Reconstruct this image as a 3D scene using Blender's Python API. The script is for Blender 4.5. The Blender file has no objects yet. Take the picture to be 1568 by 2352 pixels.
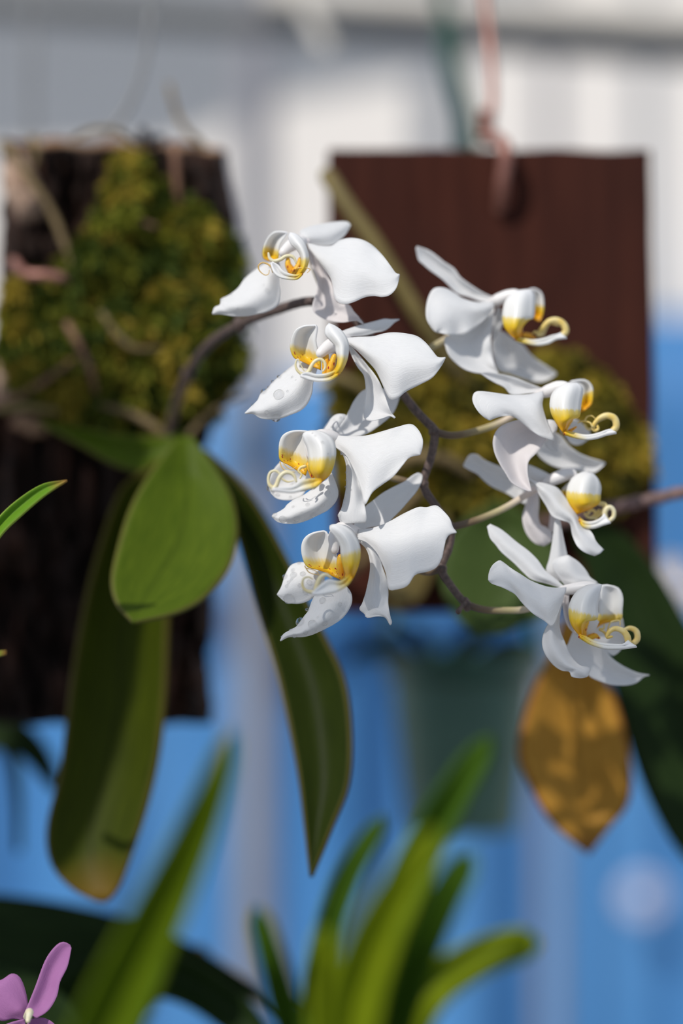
import bpy, math, random
import numpy as np
from mathutils import Vector, noise

# ------------------------------------------------------------------ camera, world, sun, exposure
scene = bpy.context.scene
COL = scene.collection
D = 0.8333                 # distance to the focus plane (m)
K = 0.2 / 1568             # metres per photo pixel on the focus plane
EYE = 1.5                  # camera height above the floor
cam_d = bpy.data.cameras.new('camera')
cam = bpy.data.objects.new('camera', cam_d)
COL.objects.link(cam)
cam.location = (0, -D, EYE)
cam.rotation_euler = (math.pi / 2, 0, 0)
cam_d.sensor_fit = 'HORIZONTAL'
cam_d.sensor_width = 24
cam_d.lens = 100
cam_d.clip_start = 0.01
cam_d.dof.use_dof = True
cam_d.dof.focus_distance = D - 0.004
cam_d.dof.aperture_fstop = 2.7
scene.camera = cam

world = bpy.data.worlds.new('world')
scene.world = world
world.use_nodes = True
bg = world.node_tree.nodes['Background']
bg.inputs['Color'].default_value = (0.77, 0.90, 1.10, 1)
bg.inputs['Strength'].default_value = 0.54

SUN = Vector((-0.42, -0.62, 0.66)).normalized()      # direction towards the sun
sun_d = bpy.data.lights.new('sun', 'SUN')
sun_d.energy = 3.35
sun_d.color = (1.0, 0.95, 0.88)
sun_d.angle = 0.009
sun = bpy.data.objects.new('sun', sun_d)
COL.objects.link(sun)
sun.rotation_euler = SUN.to_track_quat('Z', 'Y').to_euler()
sun.location = (-1, -1.5, 3.2)

scene.view_settings.view_transform = 'Standard'
scene.view_settings.look = 'None'
scene.view_settings.gamma = 1
scene.view_settings.use_curve_mapping = False
scene.view_settings.exposure = 0.0

# ------------------------------------------------------------------ helpers
random.seed(7)


def P(px, py, d=0.0):
    """World point seen at photo pixel (px, py) that stands d mm behind the focus plane."""
    y = d / 1000.0
    f = (D + y) / D
    return Vector(((px - 784) * K * f, y, EYE + (1176 - py) * K * f))


def size(npx, d):
    return npx * K * (D + d / 1000.0) / D


ORG = {}


def obj(name, verts, faces, mat, parent=None, origin=None, smooth=True, uv=None, col=None):
    """One mesh object from world-space verts; its origin stands at `origin`."""
    V = np.asarray([tuple(v) for v in verts], dtype=float)
    if origin is None:
        origin = Vector((float(V[:, 0].mean()), float(V[:, 1].mean()), float(V[:, 2].min())))
    V = V - np.array(tuple(origin))
    me = bpy.data.meshes.new(name)
    me.from_pydata([tuple(v) for v in V], [], faces)
    if smooth:
        me.polygons.foreach_set('use_smooth', [True] * len(me.polygons))
    if uv is not None:
        l = me.uv_layers.new(name='UVMap')
        idx = np.empty(len(me.loops), dtype=np.int32)
        me.loops.foreach_get('vertex_index', idx)
        l.data.foreach_set('uv', np.asarray(uv, dtype=np.float32)[idx].ravel())
    if col is not None:
        a = me.color_attributes.new('tint', 'FLOAT_COLOR', 'POINT')
        a.data.foreach_set('color', np.asarray(col, dtype=np.float32).ravel())
    me.materials.append(mat)
    me.update()
    o = bpy.data.objects.new(name, me)
    COL.objects.link(o)
    ORG[o.name] = Vector(origin)
    if parent is not None:
        o.parent = parent
        o.location = Vector(origin) - ORG[parent.name]
    else:
        o.location = origin
    return o


def empty(name, loc):
    o = bpy.data.objects.new(name, None)
    COL.objects.link(o)
    o.location = loc
    o.empty_display_size = 0.01
    ORG[o.name] = Vector(loc)
    return o


def tag(o, label=None, cat=None, group=None, kind=None):
    if label: o['label'] = label
    if cat: o['category'] = cat
    if group: o['group'] = group
    if kind: o['kind'] = kind
    return o


def spline(pts, n):
    """Catmull-Rom through pts, resampled to n points of equal arc length."""
    p = np.asarray(pts, dtype=float)
    if len(p) == 2:
        t = np.linspace(0, 1, n)[:, None]
        return p[0] * (1 - t) + p[1] * t
    e = np.vstack([2 * p[0] - p[1], p, 2 * p[-1] - p[-2]])
    out = []
    for i in range(1, len(e) - 2):
        p0, p1, p2, p3 = e[i - 1], e[i], e[i + 1], e[i + 2]
        t = np.linspace(0, 1, 12, endpoint=False)[:, None]
        out.append(0.5 * (2 * p1 + (p2 - p0) * t + (2 * p0 - 5 * p1 + 4 * p2 - p3) * t ** 2 + (3 * p1 - p0 - 3 * p2 + p3) * t ** 3))
    out.append(p[-1:])
    q = np.vstack(out)
    s = np.concatenate([[0], np.cumsum(np.linalg.norm(np.diff(q, axis=0), axis=1))])
    t = np.linspace(0, s[-1], n)
    return np.stack([np.interp(t, s, q[:, k]) for k in range(q.shape[1])], axis=1)


def grid_faces(nu, nv):
    f = []
    for i in range(nu - 1):
        for j in range(nv - 1):
            a = i * nv + j
            f.append((a, a + 1, a + nv + 1, a + nv))
    return f


def patch_grid(curves, nu, nv):
    C = [spline(c, nu) for c in curves]
    g = np.empty((nu, nv, C[0].shape[1]))
    for i in range(nu):
        g[i] = spline([c[i] for c in C], nv) if len(C) > 2 else spline([C[0][i], C[1][i]], nv)
    return g


MM = K * 1000


def sheet(name, crop, curves, mat, parent, base, d0=0, gx=0, gz=0, bend=0, cup=0, wave=0, freq=3, thick=0.22, nu=52, nv=17, origin=None, sharp=1.8):
    """A thin curved organ (petal, lobe, leaf): outlines in crop pixels, base to tip, depth from a
    tilted plane (gx, gz = mm of depth per mm to the right / upwards) plus bend, cup and ripple."""
    x0, y0, s = crop
    cs = [[(x0 + c[0] / s, y0 + c[1] / s) for c in cc] for cc in curves]
    bx, by = x0 + base[0] / s, y0 + base[1] / s
    g = patch_grid(cs, nu, nv)
    U, Vv = np.meshgrid(np.linspace(0, 1, nu), np.linspace(0, 1, nv), indexing='ij')
    d = d0 + gx * (g[..., 0] - bx) * MM - gz * (g[..., 1] - by) * MM
    env = np.clip(U * 5, 0, 1) * (1 - U ** 5)
    prof = np.sin(np.pi * Vv) ** sharp
    d = d + bend * U ** 2 + cup * prof * env
    d = d + wave * np.sin(2 * np.pi * freq * U + 1.3) * (2 * Vv - 1) ** 2 * np.clip(U * 1.5, 0, 1)
    verts = [P(g[i, j, 0], g[i, j, 1], d[i, j]) for i in range(nu) for j in range(nv)]
    uv = np.stack([U.ravel(), Vv.ravel()], axis=1)
    o = obj(name, verts, grid_faces(nu, nv), mat, parent, origin or verts[nv // 2], uv=uv)
    m = o.modifiers.new('thickness', 'SOLIDIFY')
    m.thickness = thick / 1000
    m.offset = 0
    o_grid[o.name] = (g, d)
    return o


o_grid = {}


def tube(name, pts, radii, mat, parent=None, origin=None, seg=10, n=None, flat=1.0, rough=0.0):
    """Round-capped tube through world points; radii (m) interpolated along it."""
    p = np.asarray([tuple(q) for q in pts])
    n = n or max(8, 6 * len(p))
    r = np.interp(np.linspace(0, 1, n), np.linspace(0, 1, len(radii)), radii)
    c = spline(p, n)
    t = np.gradient(c, axis=0)
    t /= np.linalg.norm(t, axis=1)[:, None] + 1e-12
    up = np.array([0, 1, 0.0])
    if abs(t[0] @ up) > 0.9:
        up = np.array([1.0, 0, 0])
    nrm = up - (up @ t[0]) * t[0]
    nrm /= np.linalg.norm(nrm)
    rings, us = [], []
    # hemispherical caps
    seqs = [(0, -math.cos(a), math.sin(a)) for a in (0.25, 0.8)] + [(i, 0, 1) for i in range(n)] + [(n - 1, math.cos(a), math.sin(a)) for a in (0.8, 0.25)]
    fr = []
    for i in range(n):
        nrm = nrm - (nrm @ t[i]) * t[i]
        nrm /= np.linalg.norm(nrm)
        fr.append((nrm.copy(), np.cross(t[i], nrm)))
    for i, a, b in seqs:
        cc = c[i] + t[i] * a * r[i]
        for k in range(seg):
            th = 2 * math.pi * k / seg
            rr = r[i] * b * (1 + rough * (random.random() - 0.5))
            rings.append(cc + fr[i][0] * math.cos(th) * rr * flat + fr[i][1] * math.sin(th) * rr)
            us.append((i / (n - 1), k / seg))
    m = len(seqs)
    f = []
    for i in range(m - 1):
        for k in range(seg):
            a, b = i * seg + k, i * seg + (k + 1) % seg
            f.append((a, b, b + seg, a + seg))
    f.append(tuple(reversed(range(seg))))
    f.append(tuple(range((m - 1) * seg, m * seg)))
    return obj(name, rings, f, mat, parent, origin or Vector(c[0]), uv=us)


def ctube(name, crop, pts, rpx, mat, parent, d, **kw):
    """Tube in crop pixels; pts are (x, y[, extra depth mm]); rpx radii in photo pixels."""
    x0, y0, s = crop
    w = [P(x0 + p[0] / s, y0 + p[1] / s, d + (p[2] if len(p) > 2 else 0)) for p in pts]
    return tube(name, w, [size(r, d) for r in rpx], mat, parent, **kw)


def box(name, lo, hi, mat, parent=None, bevel=0.0, origin=None):
    x0, y0, z0 = lo
    x1, y1, z1 = hi
    v = [(x, y, z) for z in (z0, z1) for y in (y0, y1) for x in (x0, x1)]
    f = [(0, 2, 3, 1), (4, 5, 7, 6), (0, 1, 5, 4), (2, 6, 7, 3), (0, 4, 6, 2), (1, 3, 7, 5)]
    o = obj(name, v, f, mat, parent, origin, smooth=False)
    if bevel:
        m = o.modifiers.new('bevel', 'BEVEL')
        m.width = bevel
        m.segments = 2
    return o


# ------------------------------------------------------------------ materials
class Mat:
    def __init__(self, name):
        self.m = bpy.data.materials.new(name)
        self.m.use_nodes = True
        self.t = self.m.node_tree
        self.b = self.t.nodes['Principled BSDF']
        self.out = self.t.nodes['Material Output']

    def n(self, typ, **kw):
        nd = self.t.nodes.new(typ)
        for k, v in kw.items():
            if k.startswith('i_'):
                key = k[2:].replace('_', ' ')
                nd.inputs[key].default_value = v
            else:
                setattr(nd, k, v)
        return nd

    def l(self, a, b):
        self.t.links.new(a, b)

    def coord(self, which='Object', scale=(1, 1, 1)):
        tc = self.n('ShaderNodeTexCoord')
        mp = self.n('ShaderNodeMapping')
        mp.inputs['Scale'].default_value = scale
        self.l(tc.outputs[which], mp.inputs['Vector'])
        return mp.outputs['Vector']

    def ramp(self, fac, stops):
        r = self.n('ShaderNodeValToRGB')
        e = r.color_ramp.elements
        while len(e) > 1:
            e.remove(e[-1])
        e[0].position, e[0].color = stops[0][0], (*stops[0][1], 1)
        for p_, c_ in stops[1:]:
            x = e.new(p_)
            x.color = (*c_, 1)
        self.l(fac, r.inputs['Fac'])
        return r.outputs['Color']

    def noise(self, vec, scale, detail=4, rough=0.55, dist=0):
        nd = self.n('ShaderNodeTexNoise')
        nd.inputs['Scale'].default_value = scale
        nd.inputs['Detail'].default_value = detail
        nd.inputs['Roughness'].default_value = rough
        nd.inputs['Distortion'].default_value = dist
        self.l(vec, nd.inputs['Vector'])
        return nd.outputs['Fac']

    def bump(self, h, strength, dist):
        b = self.n('ShaderNodeBump')
        b.inputs['Strength'].default_value = strength
        b.inputs['Distance'].default_value = dist
        self.l(h, b.inputs['Height'])
        self.l(b.outputs['Normal'], self.b.inputs['Normal'])
        return b.outputs['Normal']

    def mix(self, fac, a, b, blend='MIX'):
        m = self.n('ShaderNodeMix', data_type='RGBA', blend_type=blend)
        for s, v in ((m.inputs[0], fac), (m.inputs[6], a), (m.inputs[7], b)):
            if hasattr(v, 'links'):
                self.l(v, s)
            elif isinstance(v, tuple):
                s.default_value = (*v, 1)
            else:
                s.default_value = v
        return m.outputs[2]

    def math(self, op, a, b=None):
        m = self.n('ShaderNodeMath', operation=op)
        for s, v in ((m.inputs[0], a), (m.inputs[1], b)):
            if v is None: continue
            if hasattr(v, 'links'):
                self.l(v, s)
            else:
                s.default_value = v
        return m.outputs[0]

    def translucent(self, color, amount, normal=None):
        tr = self.n('ShaderNodeBsdfTranslucent')
        if hasattr(color, 'links'):
            self.l(color, tr.inputs['Color'])
        else:
            tr.inputs['Color'].default_value = (*color, 1)
        if normal is not None: self.l(normal, tr.inputs['Normal'])
        mx = self.n('ShaderNodeMixShader')
        mx.inputs['Fac'].default_value = amount
        self.l(self.b.outputs[0], mx.inputs[1])
        self.l(tr.outputs[0], mx.inputs[2])
        self.l(mx.outputs[0], self.out.inputs['Surface'])

    def base(self, c, rough=0.5, spec=0.5):
        if hasattr(c, 'links'):
            self.l(c, self.b.inputs['Base Color'])
        else:
            self.b.inputs['Base Color'].default_value = (*c, 1)
        self.b.inputs['Roughness'].default_value = rough
        self.b.inputs['Specular IOR Level'].default_value = spec
        return self


def petal_material(name, tintc=(0.875, 0.875, 0.88), trans=0.36):
    m = Mat(name)
    uv = m.coord('UV', (3, 26, 1))
    h = m.noise(uv, 3.0, 3, 0.5, 0.4)
    g = m.noise(m.coord('Object'), 1500, 2)
    hh = m.math('ADD', m.math('MULTIPLY', h, 0.8), m.math('MULTIPLY', g, 0.25))
    c = m.ramp(h, [(0.3, tuple(x * 0.955 for x in tintc)), (0.65, tintc)])
    m.base(c, 0.55, 0.22)
    nr = m.bump(hh, 0.34, 0.0006)
    m.translucent(c, trans, nr)
    return m.m


def lobe_material(name, thr, skew=0.0, soft=0.10, deep=(0.86, 0.44, 0.010), lite=(0.84, 0.59, 0.028), spots=False):
    m = Mat(name)
    tc = m.n('ShaderNodeTexCoord')
    sp = m.n('ShaderNodeSeparateXYZ')
    m.l(tc.outputs['UV'], sp.inputs[0])
    nz = m.noise(m.coord('UV', (2, 5, 1)), 2.2, 3)
    t = m.math('ADD', sp.outputs['X'], m.math('MULTIPLY', sp.outputs['Y'], skew))
    t = m.math('ADD', t, m.math('MULTIPLY', m.math('SUBTRACT', nz, 0.5), 0.16))
    c = m.ramp(t, [(max(0, thr - 0.34), deep), (max(0.02, thr - 0.12), lite), (thr, (0.84, 0.68, 0.20)), (thr + soft, (0.86, 0.855, 0.83)), (1.0, (0.86, 0.86, 0.87))])
    if spots:
        v = m.n('ShaderNodeTexVoronoi')
        v.inputs['Scale'].default_value = 1.0
        m.l(m.coord('UV', (14, 9, 1)), v.inputs['Vector'])
        f = m.math('MULTIPLY', m.math('LESS_THAN', v.outputs['Distance'], 0.24), m.math('LESS_THAN', sp.outputs['X'], 0.25))
        c = m.mix(f, c, (0.42, 0.03, 0.03))
    m.base(c, 0.38, 0.4)
    m.translucent(c, 0.25)
    return m.m


def spotted_material(name, a, b, spot, scale, size_):
    m = Mat(name)
    co = m.coord('Object')
    nz = m.noise(co, 260, 3)
    c = m.ramp(nz, [(0.35, a), (0.65, b)])
    v = m.n('ShaderNodeTexVoronoi')
    v.inputs['Scale'].default_value = scale
    m.l(m.coord('Object', (1, 1, 0.55)), v.inputs['Vector'])
    c = m.mix(m.math('LESS_THAN', v.outputs['Distance'], size_), c, spot)
    m.base(c, 0.35, 0.4)
    m.translucent(c, 0.15)
    return m.m


def plain(name, a, b, scale, rough=0.5, bumpd=0.0, stretch=(1, 1, 1), spec=0.5, trans=0, metal=0.0, detail=5, lohi=(0.35, 0.65)):
    m = Mat(name)
    nz = m.noise(m.coord('Object', stretch), scale, detail)
    c = m.ramp(nz, [(lohi[0], a), (lohi[1], b)])
    m.base(c, rough, spec)
    m.b.inputs['Metallic'].default_value = metal
    if bumpd: m.bump(nz, 0.6, bumpd)
    if trans: m.translucent(c, trans)
    return m.m


def leaf_material(name, a, b, edge=None, rough=0.48, trans=0.12, tip=None):
    m = Mat(name)
    tc = m.n('ShaderNodeTexCoord')
    sp = m.n('ShaderNodeSeparateXYZ')
    m.l(tc.outputs['UV'], sp.inputs[0])
    nz = m.noise(m.coord('UV', (5, 22, 1)), 1.6, 5)
    c = m.ramp(nz, [(0.3, a), (0.7, b)])
    av = m.math('ABSOLUTE', m.math('SUBTRACT', sp.outputs['Y'], 0.5))
    if edge:
        f = m.ramp(av, [(0.455, (0, 0, 0)), (0.49, (0.8, 0.8, 0.8))])
        c = m.mix(f, c, edge)
    rib = m.ramp(av, [(0.0, (0.55, 0.55, 0.55)), (0.035, (0, 0, 0))])
    c = m.mix(rib, c, tuple(x * 0.6 for x in a))
    if tip:
        f = m.ramp(sp.outputs['X'], [(0.88, (0, 0, 0)), (1.0, (0.9, 0.9, 0.9))])
        c = m.mix(f, c, tip)
    m.base(c, rough, 0.08)
    m.bump(m.noise(m.coord('Object'), 900, 3), 0.15, 0.0006)
    m.translucent(c, trans)
    return m.m


def mixcol_material(name, rough=0.7, trans=0.2):
    m = Mat(name)
    a = m.n('ShaderNodeVertexColor', layer_name='tint')
    m.base(a.outputs['Color'], rough, 0.3)
    m.translucent(a.outputs['Color'], trans)
    return m.m


M = {}
M['petal'] = petal_material('white_petal')
M['blush'] = petal_material('blush_petal', (0.86, 0.82, 0.82))
M['column'] = plain('column_white', (0.84, 0.80, 0.79), (0.87, 0.85, 0.84), 120, 0.4, trans=0.15)
M['lobeL'] = lobe_material('side_lobe_far', 0.31, 0.0, 0.10, spots=True)
M['lobeR'] = lobe_material('side_lobe_near', 0.37, 0.0, 0.08)
M['lobeS'] = lobe_material('side_lobe_sharp', 0.42, 0.04, 0.05)
M['lobeS2'] = lobe_material('side_lobe_sharp_far', 0.42, 0.0, 0.04, spots=True)
M['mid'] = lobe_material('mid_lobe', 0.20, 0.0, 0.25, spots=True)
M['cirrus'] = plain('cirrus_pale_yellow', (0.78, 0.66, 0.32), (0.82, 0.79, 0.62), 160, 0.4, trans=0.15)
M['cirrusY'] = plain('cirrus_yellow', (0.80, 0.56, 0.10), (0.84, 0.74, 0.40), 160, 0.4, trans=0.15)
M['thread'] = plain('thread_amber', (0.60, 0.36, 0.08), (0.75, 0.52, 0.20), 160, 0.4)
M['callus'] = spotted_material('callus_orange', (0.85, 0.33, 0.01), (0.90, 0.55, 0.04), (0.40, 0.02, 0.02), 900, 0.22)
M['stem'] = plain('stem_brown', (0.045, 0.028, 0.024), (0.12, 0.078, 0.066), 700, 0.55, 0.0005)
M['stemP'] = plain('stem_purple_brown', (0.09, 0.055, 0.05), (0.22, 0.13, 0.12), 500, 0.6, 0.0006)


def pedicel_material():
    m = Mat('pedicel')
    tc = m.n('ShaderNodeTexCoord')
    sp = m.n('ShaderNodeSeparateXYZ')
    m.l(tc.outputs['UV'], sp.inputs[0])
    c = m.ramp(sp.outputs['X'], [(0.0, (0.07, 0.045, 0.035)), (0.22, (0.16, 0.11, 0.06)), (0.45, (0.42, 0.36, 0.19)), (0.75, (0.70, 0.58, 0.50)), (1.0, (0.78, 0.70, 0.69))])
    m.base(c, 0.45, 0.4)
    return m.m


M['pedicel'] = pedicel_material()


def water_material():
    m = Mat('water')
    m.base((1, 1, 1), 0.0, 0.6)
    m.b.inputs['Transmission Weight'].default_value = 1.0
    m.b.inputs['IOR'].default_value = 1.36
    m.b.inputs['Coat Weight'].default_value = 1.0
    m.b.inputs['Coat Roughness'].default_value = 0.02
    tr = m.n('ShaderNodeBsdfTransparent')
    mx = m.n('ShaderNodeMixShader')
    mx.inputs['Fac'].default_value = 0.45
    m.l(m.b.outputs[0], mx.inputs[1])
    m.l(tr.outputs[0], mx.inputs[2])
    m.l(mx.outputs[0], m.out.inputs['Surface'])
    return m.m


M['water'] = water_material()
M['leaf'] = leaf_material('orchid_leaf', (0.011, 0.019, 0.002), (0.027, 0.040, 0.004), edge=(0.10, 0.08, 0.015))
M['leafround'] = leaf_material('young_orchid_leaf', (0.045, 0.078, 0.004), (0.088, 0.128, 0.008), edge=(0.13, 0.12, 0.03))
M['leaftip'] = leaf_material('orchid_leaf_brown_tip', (0.022, 0.031, 0.001), (0.048, 0.064, 0.0015), edge=(0.09, 0.07, 0.012), tip=(0.16, 0.09, 0.01))
M['leafdark'] = leaf_material('dark_leaf', (0.008, 0.018, 0.005), (0.022, 0.042, 0.010))
M['leafboard'] = leaf_material('grey_green_leaf', (0.040, 0.065, 0.016), (0.065, 0.100, 0.026), rough=0.5)
M['leafbrown'] = leaf_material('withering_leaf', (0.30, 0.145, 0.018), (0.50, 0.26, 0.045), edge=(0.20, 0.05, 0.02), tip=(0.16, 0.06, 0.02))
M['leaffg'] = leaf_material('bright_strap_leaf', (0.12, 0.18, 0.004), (0.25, 0.31, 0.010), rough=0.45, trans=0.25)
M['leaffgd'] = leaf_material('green_strap_leaf', (0.030, 0.080, 0.006), (0.075, 0.15, 0.012), rough=0.45, trans=0.2)
M['leaffgm'] = leaf_material('long_strap_leaf', (0.055, 0.10, 0.003), (0.13, 0.19, 0.006), rough=0.45, trans=0.25)
M['blade'] = leaf_material('fresh_blade', (0.085, 0.20, 0.012), (0.14, 0.28, 0.022), edge=(0.26, 0.36, 0.05), tip=(0.35, 0.16, 0.05))
M['mauve'] = petal_material('mauve_petal', (0.45, 0.19, 0.43), 0.3)


def bark_material():
    m = Mat('bark')
    v = m.coord('Object', (1, 1, 0.35))
    n1 = m.noise(v, 60, 8, 0.65, 0.6)
    n2 = m.noise(m.coord('Object', (1, 1, 0.6)), 22, 5)
    c = m.ramp(n1, [(0.30, (0.003, 0.002, 0.0015)), (0.52, (0.020, 0.010, 0.007)), (0.74, (0.105, 0.046, 0.030))])
    c = m.mix(m.ramp(n2, [(0.58, (0, 0, 0)), (0.72, (0.6, 0.6, 0.6))]), c, (0.10, 0.042, 0.018))
    m.base(c, 0.85, 0.2)
    m.bump(n1, 0.9, 0.004)
    return m.m


M['bark'] = bark_material()
M['corkface'] = plain('peeled_cork', (0.30, 0.19, 0.13), (0.46, 0.33, 0.25), 90, 0.85, 0.001)
M['corkrim'] = plain('cut_rim', (0.20, 0.10, 0.05), (0.42, 0.27, 0.17), 120, 0.9, 0.001)


def wood_material():
    m = Mat('red_brown_wood')
    n1 = m.noise(m.coord('Object', (1, 1, 0.08)), 130, 5, 0.6, 0.5)
    n2 = m.noise(m.coord('Object', (1, 1, 0.6)), 14, 3)
    c = m.ramp(n1, [(0.3, (0.034, 0.011, 0.008)), (0.7, (0.070, 0.022, 0.014))])
    c = m.mix(m.ramp(n2, [(0.40, (0, 0, 0)), (0.65, (0.55, 0.55, 0.55))]), c, (0.035, 0.014, 0.011))
    m.base(c, 0.8, 0.06)
    m.bump(n1, 0.3, 0.001)
    return m.m


M['wood'] = wood_material()
M['moss'] = mixcol_material('moss', 0.8, 0.25)
M['soil'] = plain('moss_bed', (0.020, 0.016, 0.005), (0.060, 0.055, 0.012), 200, 0.95, 0.002)
M['root'] = plain('aerial_root', (0.10, 0.065, 0.025), (0.20, 0.14, 0.06), 120, 0.75)
M['rootred'] = plain('reddish_root', (0.12, 0.050, 0.025), (0.23, 0.12, 0.07), 150, 0.7)
M['rootolive'] = plain('olive_stalk', (0.11, 0.080, 0.018), (0.17, 0.125, 0.035), 80, 0.6)
M['copper'] = plain('copper_wire', (0.24, 0.10, 0.075), (0.40, 0.19, 0.15), 200, 0.4, metal=0.35)
M['steel'] = plain('galvanised_wire', (0.20, 0.20, 0.20), (0.28, 0.28, 0.28), 60, 0.45, metal=0.4)
M['greenplastic'] = plain('green_plastic', (0.008, 0.050, 0.033), (0.014, 0.075, 0.050), 30, 0.4)
M['potplastic'] = plain('pot_green', (0.060, 0.140, 0.105), (0.090, 0.190, 0.145), 25, 0.45, trans=0.2)
M['wallwhite'] = plain('white_sheet', (0.84, 0.785, 0.735), (0.88, 0.835, 0.785), 3, 0.6)
M['tarp'] = plain('blue_tarpaulin', (0.050, 0.20, 0.46), (0.085, 0.265, 0.55), 5, 0.5, stretch=(3, 1, 0.4), trans=0.0)
M['beam'] = plain('galvanised_beam', (0.13, 0.13, 0.125), (0.18, 0.18, 0.175), 6, 0.6)
M['cream'] = plain('cream_paint', (0.62, 0.57, 0.50), (0.70, 0.66, 0.60), 8, 0.6)
M['post'] = plain('pale_post', (0.24, 0.24, 0.27), (0.30, 0.30, 0.33), 6, 0.55)


def cloth_material():
    m = Mat('added_shade_cloth')
    m.base((0.55, 0.57, 0.58), 0.8, 0.1)
    tr = m.n('ShaderNodeBsdfTransparent')
    mx = m.n('ShaderNodeMixShader')
    mx.inputs['Fac'].default_value = 0.58
    m.l(m.b.outputs[0], mx.inputs[1])
    m.l(tr.outputs[0], mx.inputs[2])
    m.l(mx.outputs[0], m.out.inputs['Surface'])
    return m.m


M['shadecloth'] = cloth_material()
M['glint'] = plain('pale_glint', (0.62, 0.60, 0.72), (0.70, 0.68, 0.78), 20, 0.5)
M['floor'] = plain('concrete', (0.16, 0.155, 0.145), (0.22, 0.21, 0.20), 5, 0.9)

# ------------------------------------------------------------------ the setting
WY = 0.95
box('floor', (-3, -3, -0.05), (3, 3, 0), M['floor'], origin=Vector((0, 0, 0)))['kind'] = 'structure'
box('wall_back', (-3, WY, 0), (3, WY + 0.03, 2.9), M['wallwhite'], origin=Vector((0, WY, 0)))['kind'] = 'structure'


def tarpaulin():
    d = (WY - 0.06) * 1000
    xs = np.linspace(-900, 2500, 240)
    top = np.interp(xs, [-900, 0, 450, 620, 760, 1100, 1500, 2500], [905, 900, 880, 872, 852, 800, 725, 690])
    zs = np.linspace(0, 1, 26)
    verts = []
    for i, x in enumerate(xs):
        p = P(x, top[i], d)
        for t in zs:
            z = p.z * (1 - t) + 0.01 * t
            wv = 0.012 * math.sin(x * 0.021 + 0.6 * math.sin(x * 0.007) + 0.4 * t) + 0.009 * math.sin(x * 0.0093 + 2.0) + 0.006 * noise.noise((x * 0.02, t * 5, 1))
            verts.append((p.x, p.y + wv, z))
    o = obj('tarpaulin', verts, grid_faces(len(xs), len(zs)), M['tarp'], origin=Vector((0, WY - 0.06, 0.01)))
    m = o.modifiers.new('thickness', 'SOLIDIFY')
    m.thickness = 0.002
    c = P(1475, 2062, d - 31)  # pale disc modelled in place of a blurred glint on the tarpaulin
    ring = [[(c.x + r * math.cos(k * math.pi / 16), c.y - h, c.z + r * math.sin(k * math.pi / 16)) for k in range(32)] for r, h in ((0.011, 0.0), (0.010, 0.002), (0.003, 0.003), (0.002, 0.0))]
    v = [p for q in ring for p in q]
    obj('glint_disc', v, [(i * 32 + k, i * 32 + (k + 1) % 32, (i + 1) * 32 + (k + 1) % 32, (i + 1) * 32 + k) for i in range(3) for k in range(32)], M['glint'], o)
    tag(o, 'blue tarpaulin hung in soft vertical folds along the lower back wall', 'tarpaulin')


tarpaulin()


def upright(name, px, d, rpx, mat):
    a = P(px, 1176, d)
    return tube(name, [(a.x, a.y, 0), (a.x, a.y, 1.2), (a.x, a.y, 2.85)], [size(rpx, d)] * 2, mat, seg=16)


upright('trim_1', 585, 790, 44, M['post'])['kind'] = 'structure'
upright('trim_2', 1262, 850, 20, M['post'])['kind'] = 'structure'


def roof_beam():
    d = 560
    def bar(name, y_l, y_r, th, d0, dep, mat, x_l=-1500):
        a, b = P(x_l, y_l + (y_r - y_l) * x_l / 1568, d0), P(3200, y_r + (y_r - y_l) * 1632 / 1568, d0)
        h = size(th, d0)
        v = []
        for q in (a, b):
            v += [(q.x, q.y, q.z - h), (q.x, q.y + dep, q.z - h), (q.x, q.y + dep, q.z), (q.x, q.y, q.z)]
        f = [(0, 4, 5, 1), (1, 5, 6, 2), (2, 6, 7, 3), (3, 7, 4, 0), (0, 1, 2, 3), (4, 7, 6, 5)]
        o = obj(name, v, f, mat, smooth=False)
        m = o.modifiers.new('bevel', 'BEVEL')
        m.width = 0.004
        m.segments = 3
        o['kind'] = 'structure'
        return o
    bar('ceiling_beam', -22, 82, 48, d, 0.035, M['beam'])
    bar('trim_3', -95, 10, 62, d - 22, 0.02, M['cream'], 600)  # cut short at the left to stand in for shade along the beam


roof_beam()


def cast_plate(name, outline, d, t, thick, mat):
    """A flat plate standing towards the sun, so that its shade falls on `outline` (photo pixels at depth d)."""
    a = [P(x, y, d) + SUN * t for x, y in outline]
    n = (a[1] - a[0]).cross(a[-1] - a[0]).normalized() * thick
    m = len(a)
    f = [tuple(range(m)), tuple(reversed(range(m, 2 * m)))] + [(i, i + m, (i + 1) % m + m, (i + 1) % m) for i in range(m)]
    return obj(name, a + [p + n for p in a], f, mat, smooth=False)


def roof():
    # added sheet, unseen: outline shaped to shade the upper left of the back wall
    zr = 2.12
    v = []
    for x, y in [(-3500, 470), (380, 345), (640, 236), (1000, 166), (1230, 90), (1230, -900), (-3500, -900)]:
        w = P(x, y, WY * 1000)
        v.append(w + SUN * ((zr - w.z) / SUN.z))
    m = len(v)
    f = [tuple(range(m)), tuple(reversed(range(m, 2 * m)))] + [(i, i + m, (i + 1) % m + m, (i + 1) % m) for i in range(m)]
    obj('added_shade_sheet', v + [p + Vector((0, 0, 0.02)) for p in v], f, M['beam'], smooth=False)['kind'] = 'structure'


roof()
cast_plate('added_shade_strip', [(560, 1365), (1000, 1345), (1900, 1260), (1900, 1720), (560, 1720)], 0, 0.9, 0.002, M['shadecloth'])['kind'] = 'structure'  # unseen translucent strip, added to dim the sun on the lower flowers
tag(cast_plate('shade_board', [(-420, 740), (200, 790), (320, 1000), (365, 1350), (345, 1650), (280, 1980), (190, 2300), (-420, 2300)], 100, 0.46, 0.014, M['wood']),
    'wooden board added out of view at the upper left to shade the bark', 'board')  # unseen plate added to darken the lower bark and the hanging leaf

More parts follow.
